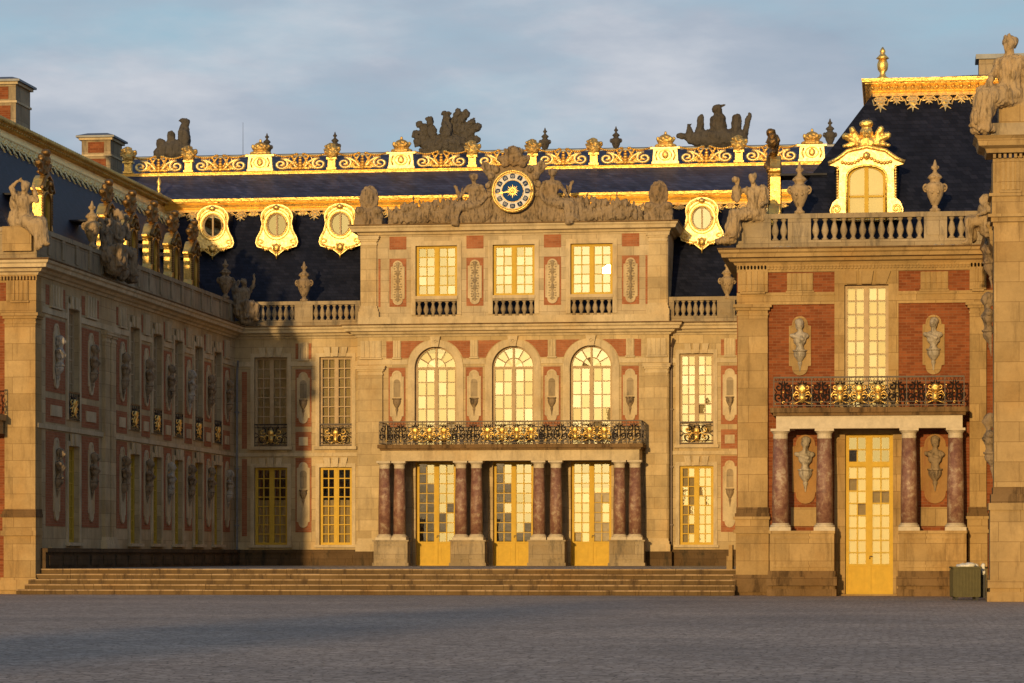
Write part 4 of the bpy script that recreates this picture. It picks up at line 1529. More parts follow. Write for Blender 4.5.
pxs = [ux(p) for p, k in posts]
for i, (p, k) in enumerate(posts):
    x = pxs[i]
    if k == 'f':
        po = obj('post', boxes((-.2, .2, -.16, .16, CZ, CZ + .08), (-.15, .15, -.12, .12, CZ + .08, CZ + .42), (-.21, .21, -.17, .17, CZ + .42, CZ + .5)), 'gold', crest, (x, 0, 0))
        obj('flower_basket', SM['basket'].copy(), 'gold_dull', po, (0, 0, CZ + .46), smooth=True).scale = (1.3, 1.3, 1.05)
    else:
        bm = boxes((-.55, .55, -.14, .14, CZ, CZ + .08), (-.6, .6, -.16, .16, CZ + .6, CZ + .67))
        slab(bm, [[(-.52, CZ + .08), (.52, CZ + .08), (.48, CZ + .6), (-.48, CZ + .6)]], -.12, .12)
        po = obj('pedestal', bm, 'gold_pale', crest, (x, 0, 0))
        bm = bmesh.new()
        ico(bm, (0, -.14, CZ + .36), .14, 2, (1, .5, 1.2))
        tube(bm, [(.26 * math.cos(a), -.13, CZ + .35 + .21 * math.sin(a)) for a in [2 * PI * q / 16 for q in range(17)]], .025, 5)
        for s in (-1, 1):
            tube(bm, [(s * .33, -.12, CZ + .14), (s * .4, -.14, CZ + .34), (s * .32, -.12, CZ + .54)], .035, 5)
            ico(bm, (s * .06, -.21, CZ + .38), .025)
        obj('sun_mask', bm, 'gold', po, smooth=True)
        obj('crown', SM['crown'].copy(), 'gold_dull', po, (0, 0, CZ + .67), smooth=True).scale = (1.25, 1.1, .92)
    if i:
        a = pxs[i - 1] + (.2 if posts[i - 1][1] == 'f' else .55)
        b = x - (.2 if k == 'f' else .55)
        sp_ = obj('scroll_panel', crest_panel(b - a), 'gold_pale', crest, ((a + b) / 2, 0, CZ))
        sp_.scale = (1, 1, .76)
        obj('leaf_ornament', crest_leaves(b - a), 'gold_leaf', sp_)

# ridge roof behind the crest
rear = thing('rear_roof', 'dark slate ridge roof rising just behind the gilded crest', 'roof', (0, YB + 14, 0))
bm = bmesh.new()
sx0, sx1 = WX(117, YB + 14), WX(860, YB + 14)
v = [(sx0, -6, 16.9), (sx1, -6, 16.9), (sx1, 0, 18.62), (sx0, 0, 18.62), (sx1, 6, 16.9), (sx0, 6, 16.9)]
vv = [bm.verts.new(p) for p in v]
for f in ((0, 1, 2, 3), (3, 2, 4, 5), (1, 4, 2), (0, 3, 5), (0, 5, 4, 1)):
    bm.faces.new([vv[i] for i in f])
obj('slope', bm, 'slate_skylit', rear)
bm = bmesh.new()
tube(bm, [(sx0, 0, 18.64), (sx1, 0, 18.64)], .09, 6)
obj('ridge_roll', bm, 'lead', rear)
YT = YB + 14
for px, key, w, lab in ((174.5, 'trophy_small', 1.05, 'small grey carved trophy of arms on the ridge near the left chimney'),
                        (445.5, 'trophy_fan', 1.0, 'grey carved trophy of fanned banners on the ridge left of the clock'),
                        (717, 'trophy_crowd', 1.0, 'grey carved trophy group on the ridge right of the clock')):
    o = obj('trophy', SM[key], 'statue_dark', None, (WX(px, YT), YT, 18.6))
    tag(o, lab, 'sculpture', 'stone trophies on the ridge')
    o.scale = (w, 1, w * (1.08 if key != 'trophy_small' else 1.05))
for i, (px, lab) in enumerate(((189, 'between the left trophy and the first crown pedestal'), (267, 'just behind the gilt crown pedestal nearest the left'), (335, 'halfway between the left trophy and the fanned trophy'),
                               (545, 'first to the right of the clock'), (616, 'second to the right of the clock'), (830, 'beside the steep roof of the right pavilion'))):
    if i == 0:
        continue
    urn((WX(px, YT), YT, 18.5), 'small dark stone vase on the ridge, ' + lab, 'statue_dark', 1.15 if px != 830 else 1.3, 'dark vases on the ridge', 'vase')

# lightning rod wire
bm = bmesh.new()
tube(bm, [(0, 0, 0), (0, 0, 1.6)], .012, 4, .006)
tag(obj('lightning_rod', bm, 'iron', None, (WX(243, YT), YT, 18.55)), 'thin metal rod standing on the ridge between the left trophy and vase', 'lightning rod')

# ================================================================== CLOCK AND PEDIMENT
YC = YB - .25
ZP = ZA1 + .36
cxx = WX(512.5, YC - .3)
o = obj('clock_surround', SM['surround'], 'statue', None, (cxx, YC, ZP))
tag(o, 'carved stone surround of the clock topped by a crowned mask', 'sculpture')
o.scale = (1.08, 1.0, 1.03)
zc = WZ(191, 512.5, YC - .3)
clock = thing('clock', 'round blue and white clock with gold sun face above the attic', 'clock', (cxx, YC - .22, zc))
bm = bmesh.new()
ring = lambda r, n=48: [(r * math.cos(2 * PI * k / n), r * math.sin(2 * PI * k / n)) for k in range(n)]
slab(bm, [ring(.76)], -.05, .3)
obj('dial', bm, 'clock_white', clock)
bm = bmesh.new()
for rr, yy, q in ((.77, -.08, .035), (.70, -.07, .025), (.80, -.04, .03), (.42, -.06, .014)):
    tube(bm, [(rr * math.cos(2 * PI * k / 48), yy, rr * math.sin(2 * PI * k / 48)) for k in range(49)], q, 6)
obj('gilt_rim', bm, 'gold', clock, smooth=True)
bm = bmesh.new()
slab(bm, [ring(.42)], -.065, -.03)
obj('centre_disc', bm, 'clock_blue', clock)
bm = bmesh.new()
for k in range(12):
    a = PI / 2 - 2 * PI * k / 12
    c_, s_ = math.cos(a), math.sin(a)
    pts = [(-.085, -.075), (.085, -.075), (.1, 0), (.085, .085), (0, .11), (-.085, .085), (-.1, 0)]
    slab(bm, [[(.56 * c_ + (x * s_ + z * c_), .56 * s_ + (-x * c_ + z * s_)) for x, z in pts]], -.062, -.04)
    t = list(TXT)[k]
    me = TXT[t]
    me.materials.clear()
    me.materials.append(M['clock_white'])
    no = bpy.data.objects.new('numeral', me)
    C.objects.link(no)
    no.parent = clock
    no.location = (.56 * c_, -.068, .56 * s_)
    no.rotation_euler = (PI / 2, -(a - PI / 2), 0)
    no.scale = (.62, .8, 1)
obj('cartouches', bm, 'clock_dark', clock)
bm = bmesh.new()
star = []
for k in range(32):
    a = 2 * PI * k / 32
    r_ = (.33 if k % 4 == 0 else .26) if k % 2 == 0 else .13
    star.append((.8 * r_ * math.cos(a), .8 * r_ * math.sin(a)))
slab(bm, [star], -.085, -.066)
ico(bm, (0, -.09, 0), .09, 2, (1, .4, 1.1))
ico(bm, (0, -.14, -.01), .02)
obj('sun_emblem', bm, 'gold', clock)
bm = bmesh.new()
a = PI + .16
slab(bm, [[(.1 * math.cos(a) + .025 * math.sin(a), .1 * math.sin(a) - .025 * math.cos(a)), (.66 * math.cos(a), .66 * math.sin(a)), (.1 * math.cos(a) - .025 * math.sin(a), .1 * math.sin(a) + .025 * math.cos(a))]], -.105, -.09)
slab(bm, [[(.38 * math.cos(a) + .05 * math.sin(a), .38 * math.sin(a) - .05 * math.cos(a)), (.55 * math.cos(a), .55 * math.sin(a)), (.38 * math.cos(a) - .05 * math.sin(a), .38 * math.sin(a) + .05 * math.cos(a))]], -.108, -.088)
obj('hand', bm, 'gold', clock)
px2 = lambda p: WX(p, YC)
mm = SM['beside'].copy()
for v_ in mm.vertices:
    v_.co.x *= -1
mm.flip_normals()
st = obj('statue', mm, 'statue', None, (px2(474), YC - .05, ZP))
st.scale = (1.45, 1.1, 1.2)
tag(st, 'seated bearded stone figure left of the clock with legs trailing away from it', 'statue', 'figures beside the clock')
st = obj('statue', SM['beside'].copy(), 'statue', None, (px2(553), YC - .05, ZP))
st.scale = (1.45, 1.1, 1.28)
tag(st, 'seated stone figure right of the clock, leaning close to the dial', 'statue', 'figures beside the clock')
h1 = obj('carved_heap', SM['heap'], 'statue', None, (px2(462), YC, ZP))
h1.scale = (.9, 1, 1.2)
tag(h1, 'carved stone heap of arms and lion skin running left along the attic cornice', 'sculpture', 'carved heaps on the attic')
h2 = obj('carved_heap', SM['heap_m'], 'statue', None, (px2(568), YC, ZP))
h2.scale = (.9, 1, 1.2)
tag(h2, 'carved stone heap of arms and leaves running right along the attic cornice', 'sculpture', 'carved heaps on the attic')
for px, lab in ((369, 'rounded stone cartouche at the left end of the attic cornice'), (658.5, 'rounded stone cartouche at the right end of the attic cornice')):
    o = obj('cartouche', SM['cart'], 'statue', None, (px2(px), YC, ZP))
    o.scale = (1.1, 1.1, 1.15)
    tag(o, lab, 'sculpture', 'cartouches ending the attic')

# ================================================================== LEFT RANGE (wing wall faces +x; pavilion front faces the camera)
wing = thing('palace_wing', 'long shaded brick and stone wing on the left of the court with gilded dormers', 'palace', (XL, 0, 0), PI / 2)
wy = [88.2, 95.5, 98.5, 101.5, 104.5, 107.5]
ww = .62
holes = []
for y in wy:
    holes += [rect(y - ww, y + ww, Z_SILL, Z_LTOP), rect(y - ww, y + ww, Z_USILL, Z_UTOP)]
wall(wing, 'wall', YF + .5, YB + .45, TER - .6, Z_CB + .1, holes, 'stone')
bm = bmesh.new()
for y in wy:
    surround(bm, y - ww, y + ww, Z_SILL, Z_LTOP, .15, .05)
    surround(bm, y - ww, y + ww, Z_USILL, Z_UTOP, .15, .05, sill=False)
box(bm, YF, YB, -.06, .01, Z_STR, Z_STR + .14)
ed_ = [YF + .5] + [q for y in wy for q in (y - ww - .15, y + ww + .15)] + [YB]
for q0_, q1_ in zip(ed_[::2], ed_[1::2]):
    box(bm, q0_, q1_, -.045, .01, 8.5, 8.68)
obj('stone_trim', bm, 'stone_trim', wing)
for i, y in enumerate(wy):
    window(wing, y, Z_USILL, 2 * ww, Z_UTOP - Z_USILL, 9, blind=1)
    window(wing, y, Z_SILL, 2 * ww, Z_LTOP - Z_SILL, 8, mat='wood_gold', blind=.6)
    railing(wing, y - ww, y + ww, -.02, Z_USILL + .02, Z_USILL + .86, 1, {0})
piers = [(85.25, 87.3), (89.15, 91.1), (93.25, 94.55), (96.45, 97.55), (99.45, 100.55), (102.45, 103.55), (105.45, 106.55), (108.45, 109.6)]
for a, b in piers:
    court_panels(wing, a, b, True, True)
pilaster(wing, 91.5, 92.05, TER + .5, 8.45, .12)
pilaster(wing, 92.25, 92.8, TER + .5, 8.45, .12)
bm = bmesh.new()
box(bm, YF + .3, YB, -.2, .01, TER - .4, TER + .5)
box(bm, YF + .3, YB, -.27, .01, TER + .5, TER + .62)
for k in range(17):
    a = YF + .6 + k * 1.52
    box(bm, a, a + 1.1, -.24, -.19, TER + .1, TER + .4)
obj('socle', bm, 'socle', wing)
obj('room_shade_sheet', boxes((YF + .6, YB, 1.6, 1.65, TER, 9.4)), 'dark', wing)


def wl(o):                                       # put a mesh given in world plan coordinates under the turned wing
    o.parent = wing
    o.matrix_parent_inverse = wing.matrix_world.inverted()


def wing_xy(path):                               # world plan -> wing local
    return [(y, -(x - XL)) for x, y in path]


WP = wing_xy(PATH)


def wsweep(name, prof, mat, i0=0, i1=2, parent=None):
    bm = bmesh.new()
    sweep(bm, WP, prof, i0, i1)
    return obj(name, bm, mat, parent or wing)


wsweep('cornice', CORN, 'stone_trim')
wsweep('cornice_flashing', FL(.53, Z_CT + .002), 'ledge')
wsweep('parapet_base', [(.02, Z_CT + .01), (.02, Z_PL), (-.3, Z_PL), (-.3, Z_CT + .01)], 'stone_top')
par = wsweep('parapet', [(.0, Z_PL), (.0, Z_RT - .14), (.06, Z_RT - .14), (.06, Z_RT), (-.24, Z_RT), (-.24, Z_PL)], 'stone_top')
bm = bmesh.new()
yy = 85.4
while yy < 109.5:
    box(bm, yy, yy + .3, -.05, .0, Z_PL, Z_RT - .14)
    yy += 1.5
obj('parapet_pier', bm, 'stone_top', par)
rw = wsweep('roof', [(-O1, ZR1), (-O2, ZR2), (-O2 - .1, ZR2), (-O1 - .1, ZR1)], 'slate')
wsweep('upper_slope', [(-O2 - .05, ZR3), (-O3, ZR4), (-O3, ZR4 - .1), (-O2 - .05, ZR3 - .1)], 'slate', parent=rw)
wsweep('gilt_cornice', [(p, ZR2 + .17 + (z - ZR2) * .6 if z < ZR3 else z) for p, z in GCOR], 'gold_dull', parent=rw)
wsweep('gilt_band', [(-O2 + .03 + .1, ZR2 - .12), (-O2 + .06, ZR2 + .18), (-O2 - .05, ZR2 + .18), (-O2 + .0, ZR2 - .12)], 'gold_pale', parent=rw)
lambrequin(rw, YF + O2, YB + O2, .34, drop=1.35)
bm = bmesh.new()
yy = YF + O2
while yy < YB + O2:
    ico(bm, (yy, O2 - .33, ZR3 - .02), .085, 1, (1, 1, 1.3))
    ico(bm, (yy + .13, O2 - .24, ZR2 + .26), .06, 1)
    yy += .27
obj('gilt_beading', bm, 'gold_dull', rw, smooth=True)
for i, y in enumerate(wy):
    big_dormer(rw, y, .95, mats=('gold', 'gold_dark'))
# pavilion front at the left edge of the picture
lp = thing('left_pavilion', 'sunlit ochre corner pillar and brick front at the left edge of the court', 'palace', (XL, YF, 0))
obj('wall', boxes((-45, 0, 0, .5, 0, Z_CB + .1)), 'brick', lp)
obj('pilaster', boxes((-.92, .03, -.2, .45, 2.55, 8.1)), 'stone_pav', lp)
bm = bmesh.new()
for e, a, b in ((.12, 0, .12), (.2, .12, .42), (.1, .42, .5), (.02, .5, 1.75), (.1, 1.75, 1.9), (.05, 1.9, 2.3)):
    box(bm, -.92 - e, .035 + e * .4, -.2 - e, .44, a, b)
obj('pillar_base', bm, 'stone_pav', lp)
bm = bmesh.new()
for e, a, b in ((.1, 2.3, 2.4), (.06, 2.4, 2.48), (.03, 2.48, 2.55)):
    box(bm, -.92 - e, .035 + e * .4, -.2 - e, .44, a, b)
obj('base_ledge', bm, 'ledge', lp)
bm = bmesh.new()
for e, a, b in ((.02, 8.1, 8.16), (0, 8.16, 8.25), (.05, 8.25, 8.33), (.1, 8.33, 8.42)):
    box(bm, -.92 - e, .035 + e, -.2 - e, .43, a, b)
box(bm, -45, .035, -.14, .42, 8.44, 8.78)
box(bm, -45, .02, -.03, .42, 8.78, 9.57)
box(bm, -.9, .03, -.12, .41, 8.79, 9.4)
for k in range(30):
    box(bm, -.08 - k * .1, -.03 - k * .1, -.16, -.1, 9.42, 9.54)
triglyph(bm, -.72, -.2, 8.8, 9.38, -.12)
obj('entablature', bm, 'stone_pav', lp)
obj('frieze_brick', boxes((-2.2, -.92, -.045, 0, 8.8, 9.35)), 'brick', lp)
o = obj('balcony', boxes((-8, -.85, -1.45, 0, 5.19, 5.36), (-8, -.95, -1.35, 0, 4.8, 5.19)), 'stone_pav', lp)
railing(lp, -4, -.95, -1.38, 5.38, 6.22, 5, {1, 3})
obj('pedestal', boxes((-1.0, -.1, -.18, .3, Z_PL, Z_RT)), 'stone_pav', lp)

# chimneys
for i, (px, X, pz, lab) in enumerate(((7, -33.2, 80, 'tall brick chimney rising behind the left wing roof at the picture edge'), (102, -33.2, 135.5, 'brick chimney with dark cap where left wing meets the central roof'))):
    Y = WY(px, X)
    zt = WZ(pz, px, Y)
    t = thing('chimney', lab, 'chimney', (X, Y, 14.5), 0, 'brick chimneys on the left roof')
    H = zt - 14.5
    w = .62
    obj('stack', boxes((-w, w, -.9, .9, 0, H - .2)), 'stone_top', t)
    obj('brick_panel', boxes((-w + .2, w - .2, -.92, -.88, .3, H - 1.1), (-w + .28, w - .28, -.92, -.88, H - .85, H - .4)), 'brick', t)
    bm = boxes((-w - .05, w + .05, -.95, .95, H - 1.0, H - .92), (-w - .1, w + .1, -1.0, 1.0, H - .32, H - .22))
    obj('band', bm, 'stone_trim', t)
    bm = bmesh.new()
    rings = [[(-w - .2, -1.1), (w + .2, -1.1), (w + .2, 1.1), (-w - .2, 1.1)], [(-w + .2, -.7), (w - .2, -.7), (w - .2, .7), (-w + .2, .7)]]
    lo = [bm.verts.new((x, y, H - .22)) for x, y in rings[0]]
    mi = [bm.verts.new((x, y, H - .14)) for x, y in rings[0]]
    hi = [bm.verts.new((x, y, H)) for x, y in rings[1]]
    for a, b in ((lo, mi), (mi, hi)):
        for k in range(4):
            bm.faces.new((a[k], a[(k + 1) % 4], b[(k + 1) % 4], b[k]))
    bm.faces.new(hi)
    bm.faces.new(lo[::-1])
    obj('cap', bm, 'lead', t)

# busts of the wing
ords = ['nearest', 'second', 'third', 'fourth', 'fifth', 'sixth', 'seventh', 'farthest']
for i, (a, b) in enumerate(piers):
    y = (a + b) / 2
    bust(i % 3, (XL + .16, y, 7.0), PI / 2, 'stone bust on a bracket, upper storey of the shaded wing, %s from the corner pillar' % ords[i], 'bust' if i in (0, 5) else 'statue', 1.0, 'upper busts of the left wing')
    bust((i + 1) % 3, (XL + .16, y, 3.55), PI / 2, 'stone bust on a bracket, ground storey of the shaded wing, %s from the corner pillar' % ords[i], 'bust' if i in (4, 7) else 'statue', 1.0, 'lower busts of the left wing')

# statues and urns of the left side
ZS = Z_RT
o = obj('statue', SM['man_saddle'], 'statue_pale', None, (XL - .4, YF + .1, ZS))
o.scale = (1.25, 1.25, 1.25)
tag(o, 'seated stone man with arm raised to his head on the left corner pillar', 'statue', 'seated statues on the parapets')
Y = WY(112, XL)
t = thing('statue_group', 'pair of dark seated stone figures on the parapet of the left wing', 'statue', (XL + .2, 92.4, ZS), PI / 2, 'seated statues on the parapets')
m2 = SM['with_child'].copy()
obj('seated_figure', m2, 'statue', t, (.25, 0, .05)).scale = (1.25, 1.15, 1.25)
m3 = SM['arm_up'].copy()
obj('seated_figure', m3, 'statue', t, (-.75, .1, -.1)).scale = (1.1, 1.1, 1.1)
obj('rock', blob('rock', [('e', (-.2, .0, -.1), (.9, .3, .4)), ('e', (.3, -.15, -.5), (.5, .2, .35))], .04, .08, 5, 40), 'statue', t)
o = obj('statue', SM['arm_up'], 'statue', None, (XL + .35, YB - .1, Z_RT - .3), PI / 4)
o.scale = (1.15, 1.15, 1.1)
tag(o, 'stone figure with raised arm on the parapet corner where wing meets centre', 'statue', 'seated statues on the parapets')
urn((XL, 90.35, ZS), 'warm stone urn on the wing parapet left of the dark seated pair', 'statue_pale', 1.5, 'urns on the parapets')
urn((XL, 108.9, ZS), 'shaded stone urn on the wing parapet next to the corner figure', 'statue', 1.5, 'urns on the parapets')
urn((bx(303.5), YB + .12, ZS), 'slim stone urn on the balustrade between two bull\'s-eye dormers', 'statue', 1.55, 'urns on the parapets')
urn((bx(727), YB + .12, ZS - .1), 'stone urn half hidden behind the right pavilion corner', 'statue_pale', 1.5, 'urns on the parapets')
# gilt finial on the roof hip
bm = bmesh.new()
lathe(bm, [(.16, 0), (.16, .06), (.08, .12), (.14, .2), (.14, .3), (.05, .38), (.09, .5), (.05, .62), (.1, .8), (.03, .95), (.01, 1.1)], 10)
tag(obj('finial', bm, 'gold', None, (WX(157, YB + O2), YB + O2 + .3, ZR3), smooth=True), 'thin gilt finial on the valley where the left wing roof meets the centre', 'finial', 'gilt finials')

# lone stone post at the left end of the steps
t = thing('stone_post', 'short sunlit stone post beside the wing wall at the top of the steps', 'post', (WX(49.5, 85.6), 85.6, TER - .05))
obj('shaft', boxes((-.1, .1, -.12, .12, 0, .55)), 'stone_pav', t)
bm = bmesh.new()
lathe(bm, [(.14, .55), (.15, .6), (.1, .66), (.04, .72)], 10)
obj('cap', bm, 'stone_pav', t)

# ================================================================== RIGHT PAVILION
rp = thing('right_pavilion', 'red brick and ochre stone pavilion with iron balcony, marble columns and steep slate roof', 'palace', (0, YF, 0))
fx = lambda px, dy=0.: WX(px, YF + dy)
dx0, dx1 = fx(844.5), fx(893)
wx0, wx1 = fx(844.5), fx(888.5)
XE = XN + 6
wall(rp, 'wall', XR, XE, 0, Z_CB + .1, [rect(dx0 + .02, dx1, .02, 4.66), rect(wx0, wx1, 5.36, 8.97)], 'brick', .5)
obj('wall_return', boxes((XR, XR + .4, .5, YB - YF + 1, 0, Z_CB + .05)), 'stone', rp)
bm = bmesh.new()
# stone surround of the upper window and door jambs
slab(bm, [rect(fx(834.5), fx(898.5), 5.37, 9.38), rect(wx0, wx1, 5.371, 8.97)], -.05, .01)
for s in (-1, 0, 1):
    a = (wx0 + wx1) / 2 + s * .42
    slab(bm, [[(a - .14, 8.98), (a + .14, 8.98), (a + .2 + .08 * s, 9.36), (a - .2 + .08 * s, 9.36)]], -.12 - .04 * (s == 0), -.045)
slab(bm, [rect(fx(834.5), fx(902), .05, 4.78), rect(dx0 + .02, dx1, .051, 4.66)], -.05, .01)
for q0_, q1_ in ((XR, fx(834.5)), (fx(898.5), XE)):
    box(bm, q0_, q1_, -.07, .01, 8.42, 8.77)
    box(bm, q0_, q1_, -.1, .01, 8.68, 8.74)
obj('stone_trim', bm, 'stone_pav', rp)
bm = bmesh.new()
triglyph(bm, fx(787), fx(813), 8.82, 9.32, 0, 5)
triglyph(bm, fx(920.5), fx(948), 8.82, 9.32, 0, 5)
box(bm, XR, XE, -.06, .01, 9.36, 9.57)
k = XR
while k < XN + .5:
    box(bm, k, k + .055, -.12, -.05, 9.44, 9.55)
    k += .1
obj('frieze_block', bm, 'stone_pav', rp)
# big corner pilaster and its pedestal
pa, pb = fx(738), fx(768)
for nm, a, b in (('a', pa, pb), ('b', fx(969.5), XN + .2)):
    pl = obj('pilaster', boxes((a, b, -.2, .01, 2.55, 8.1)), 'stone_pav', rp)
    bm = bmesh.new()
    for e, z0, z1 in ((.02, 8.1, 8.16), (0, 8.16, 8.25), (.06, 8.25, 8.33), (.12, 8.33, 8.42)):
        box(bm, a - e, b + e, -.2 - e, .01, z0, z1)
    triglyph(bm, a + .1, b - .1, 8.8, 9.38, -.1)
    box(bm, a, b, -.12, .01, 8.785, 9.56)
    obj('capital', bm, 'stone_pav', pl)
    bm = bmesh.new()
    for e, z0, z1 in ((.05, .6, 1.8), (.12, 1.8, 1.9), (.07, 1.9, 2.2), (.12, 2.2, 2.28)):
        box(bm, a - e, b + e * .6, -.2 - e, .01, z0, z1)
    obj('pilaster_base', bm, 'stone_pav', pl)
    bm = bmesh.new()
    for e, z0, z1 in ((.14, 0, .1), (.2, .1, .5), (.12, .5, .6), (.08, 2.28, 2.38), (.04, 2.38, 2.55)):
        box(bm, a - e, b + e * .6, -.2 - e, .01, z0, z1)
    obj('base_ledge', bm, 'ledge', pl)
RPP = [(XR, 26), (XR, 0), (XN + 9, 0)]
bm = bmesh.new()
sweep(bm, RPP, CORN, 0, 2)
obj('cornice', bm, 'stone_pav', rp)
bm = bmesh.new()
sweep(bm, RPP, FL(.53, Z_CT + .002), 0, 2)
obj('cornice_flashing', bm, 'ledge', rp)
bm = bmesh.new()
sweep(bm, RPP, [(.02, Z_CT + .01), (.02, Z_PL), (-.3, Z_PL), (-.3, Z_CT + .01)], 0, 2)
obj('parapet_base', bm, 'stone_top', rp)
balustrade(rp, [('p', fx(742, .1), fx(771, .1)), ('b', fx(771, .1), fx(788, .1), 2), ('p', fx(788, .1), fx(811, .1)), ('b', fx(811, .1), fx(924, .1), 12), ('p', fx(924, .1), fx(947, .1)), ('b', fx(947, .1), fx(966, .1), 2), ('p', fx(966, .1), fx(984, .1))], .1, Z_PL, 11.05)
bm = bmesh.new()
sweep(bm, [(XR, 26), (XR, .4)], [(.0, Z_PL), (.0, Z_RT), (-.24, Z_RT), (-.24, Z_PL)], 0, 1)
obj('parapet', bm, 'stone_top', rp)
window(rp, (wx0 + wx1) / 2, 5.37, wx1 - wx0, 3.6, 9, blind=1, jit=.012, mat='wood_tan', label='tall glowing window above the balcony')
window(rp, (dx0 + dx1) / 2 + .01, .03, dx1 - dx0 - .02, 4.63, 8, mat='wood_gold', door=True, solid=.85, transom=3.75, blind=.8, jit=.012, down={(0, 1), (1, 3), (2, 2), (3, 2)}, label='tall ochre glazed double door with transom')
obj('room_shade_sheet', boxes((XR + .5, XE, 1.3, 1.35, 0, 9.4)), 'dark', rp)
obj('door_step', boxes((dx0 - .25, dx1 + .25, -.45, 0, 0, .04)), 'stone_pav', rp)
for i, (pa_, pb_) in enumerate(((789, 811), (922.5, 944.5))):
    x0, x1 = fx(pa_), fx(pb_)
    relief_plate(rp, (x0 + x1) / 2, 7.22, x1 - x0, 1.72, -.04, 'stone_pav')
    bust(i, ((x0 + x1) / 2, YF - .14, 7.1), 0, ['white bust on bracket in the brick field left of the balcony window', 'white bust on bracket in the brick field right of the balcony window'][i], 'bust', 1.0, 'busts of the right pavilion')
for i, (pa_, pb_) in enumerate(((792, 819), (920, 950))):
    x0, x1 = fx(pa_), fx(pb_)
    xc = (x0 + x1) / 2
    o = relief_plate(rp, xc, 3.65, x1 - x0, 2.0, -.05, 'niche', 'niche')
    obj('niche_block', boxes((xc - .42, xc + .42, -.06, .01, 2.0, 2.55)), 'stone_pav', rp)
    bust(1 + i, (xc, YF - .2, 3.65), 0, ['pale bust between the marble columns left of the pavilion door', 'dark stained bust between the marble columns right of the pavilion door'][i], 'bust' if i == 0 else 'statue', 1.05, 'busts of the right pavilion')
# portico of the pavilion
q0, q1 = fx(774, -1.4), fx(964, -1.4)
bal = obj('balcony', boxes((q0 - .1, q1 + .12, -1.55, 0, 5.22, 5.36), (q0 - .02, q1 + .05, -1.47, 0, 5.13, 5.22)), 'ledge', rp)
railing(rp, q0, q1, -1.45, 5.38, 6.22, 10, {1, 3, 4, 5, 6, 8} - {6}, side=0)
obj('entablature', boxes((q0 + .06, q1 - .04, -1.38, -.8, 4.77, 5.13), (q0 + .06, q0 + .55, -.8, 0, 4.77, 5.13), (q1 - .53, q1 - .04, -.8, 0, 4.77, 5.13)), 'white_marble', rp)
cols = [fx(p, -1.1) for p in (780.5, 824.5, 909, 955.5)]
for x in cols:
    column(rp, x, -1.1, 1.86, 4.77, .235)
for a, b in ((cols[0] - .3, cols[1] + .28), (cols[2] - .28, cols[3] + .3)):
    bm = bmesh.new()
    for e, z0, z1 in ((.16, 0, .2), (.08, .2, .3), (.2, .3, .55), (.1, .55, .72)):
        box(bm, a - e * .4, b + e * .4, -1.42 - e, -.02, z0, z1)
    obj('plinth', bm, 'ledge', rp)
    bm = bmesh.new()
    for e, z0, z1 in ((.0, .72, 1.78), (.05, 1.78, 1.86)):
        box(bm, a - e * .4, b + e * .4, -1.42 - e, -.02, z0, z1)
    slab(bm, [rect(a + .08, b - .08, .82, 1.7), rect(a + .15, b - .15, .89, 1.63)], -1.45, -1.419)
    obj('pedestal', bm, 'stone_pav', rp)
obj('plinth_block', boxes((WX(729, 85) , XR - .16, .5, 1.1, 0, WZ(545, 733, 85)), (WX(727, 85), XR - .16, .45, 1.2, 0, WZ(556, 733, 85))), 'stone_pav', rp)
# roof
bm = bmesh.new()
RPF = [(XR, 26.2), (XR, 0), (XN + 16, 0)]
RM = [(XL, 26.2), (XR, 26.2), (XR, 0), (XN + 16, 0)]
sweep(bm, RM, [(-O1, ZR1), (-O2, ZR2), (-O2 - .1, ZR2), (-O1 - .1, ZR1)], 1, 3)
rr = obj('roof', bm, 'slate', rp)
bm = bmesh.new()
sweep(bm, RM, GCOR, 1, 3)
obj('gilt_cornice', bm, 'gold', rr)
bm = bmesh.new()
sweep(bm, RM, [(-O2 - .05, ZR3), (-O3, ZR4 - .9), (-O3, ZR4 - 1), (-O2 - .05, ZR3 - .1)], 1, 3)
obj('upper_slope', bm, 'slate', rr)
bm = bmesh.new()
xx = XR + O2
while xx < XN + 5:
    ico(bm, (xx, O2 - .12, ZR2 + .17), .06, 1)
    xx += .24
obj('gilt_beading', bm, 'gold_leaf', rr, smooth=True)
lambrequin(rr, XR + O2, XN + 8, .48, drop=1.15)
big_dormer(rr, fx(866.5, .9), .95, 'white and gold dormer with crossed arms crest')
# the inner slope carries a dormer that shows only its edge
dd = big_dormer(rr, 0, 0, mats=('gold', 'gold_dark'))
dd.location = (XR + .95, 2.55, 0)
dd.rotation_euler = (0, 0, -PI / 2)
urn((fx(799.5, .1), YF + .1, 11.05), 'ochre stone urn on the pavilion balustrade left of the big dormer', 'statue_pale', 1.5, 'urns on the parapets')
urn((fx(935, .1), YF + .1, 11.05), 'ochre stone urn on the pavilion balustrade right of the big dormer', 'statue_pale', 1.5, 'urns on the parapets')
fin = thing('roof_finial', 'gilt vase finial on the corner of the steep right pavilion roof', 'finial', (XR + O2 + .3, YF + O2 + .2, ZR3))
bm = bmesh.new()
lathe(bm, [(.2, 0), (.2, .08), (.1, .14), (.08, .24), (.15, .34), (.17, .5), (.12, .64)], 12)
obj('vase', bm, 'gold', fin, smooth=True)
bm = bmesh.new()
lathe(bm, [(.12, .64), (.2, .68), (.12, .76), (.07, .82), (.09, .9), (.02, 1.02)], 12)
obj('cap', bm, 'gold', fin, smooth=True)
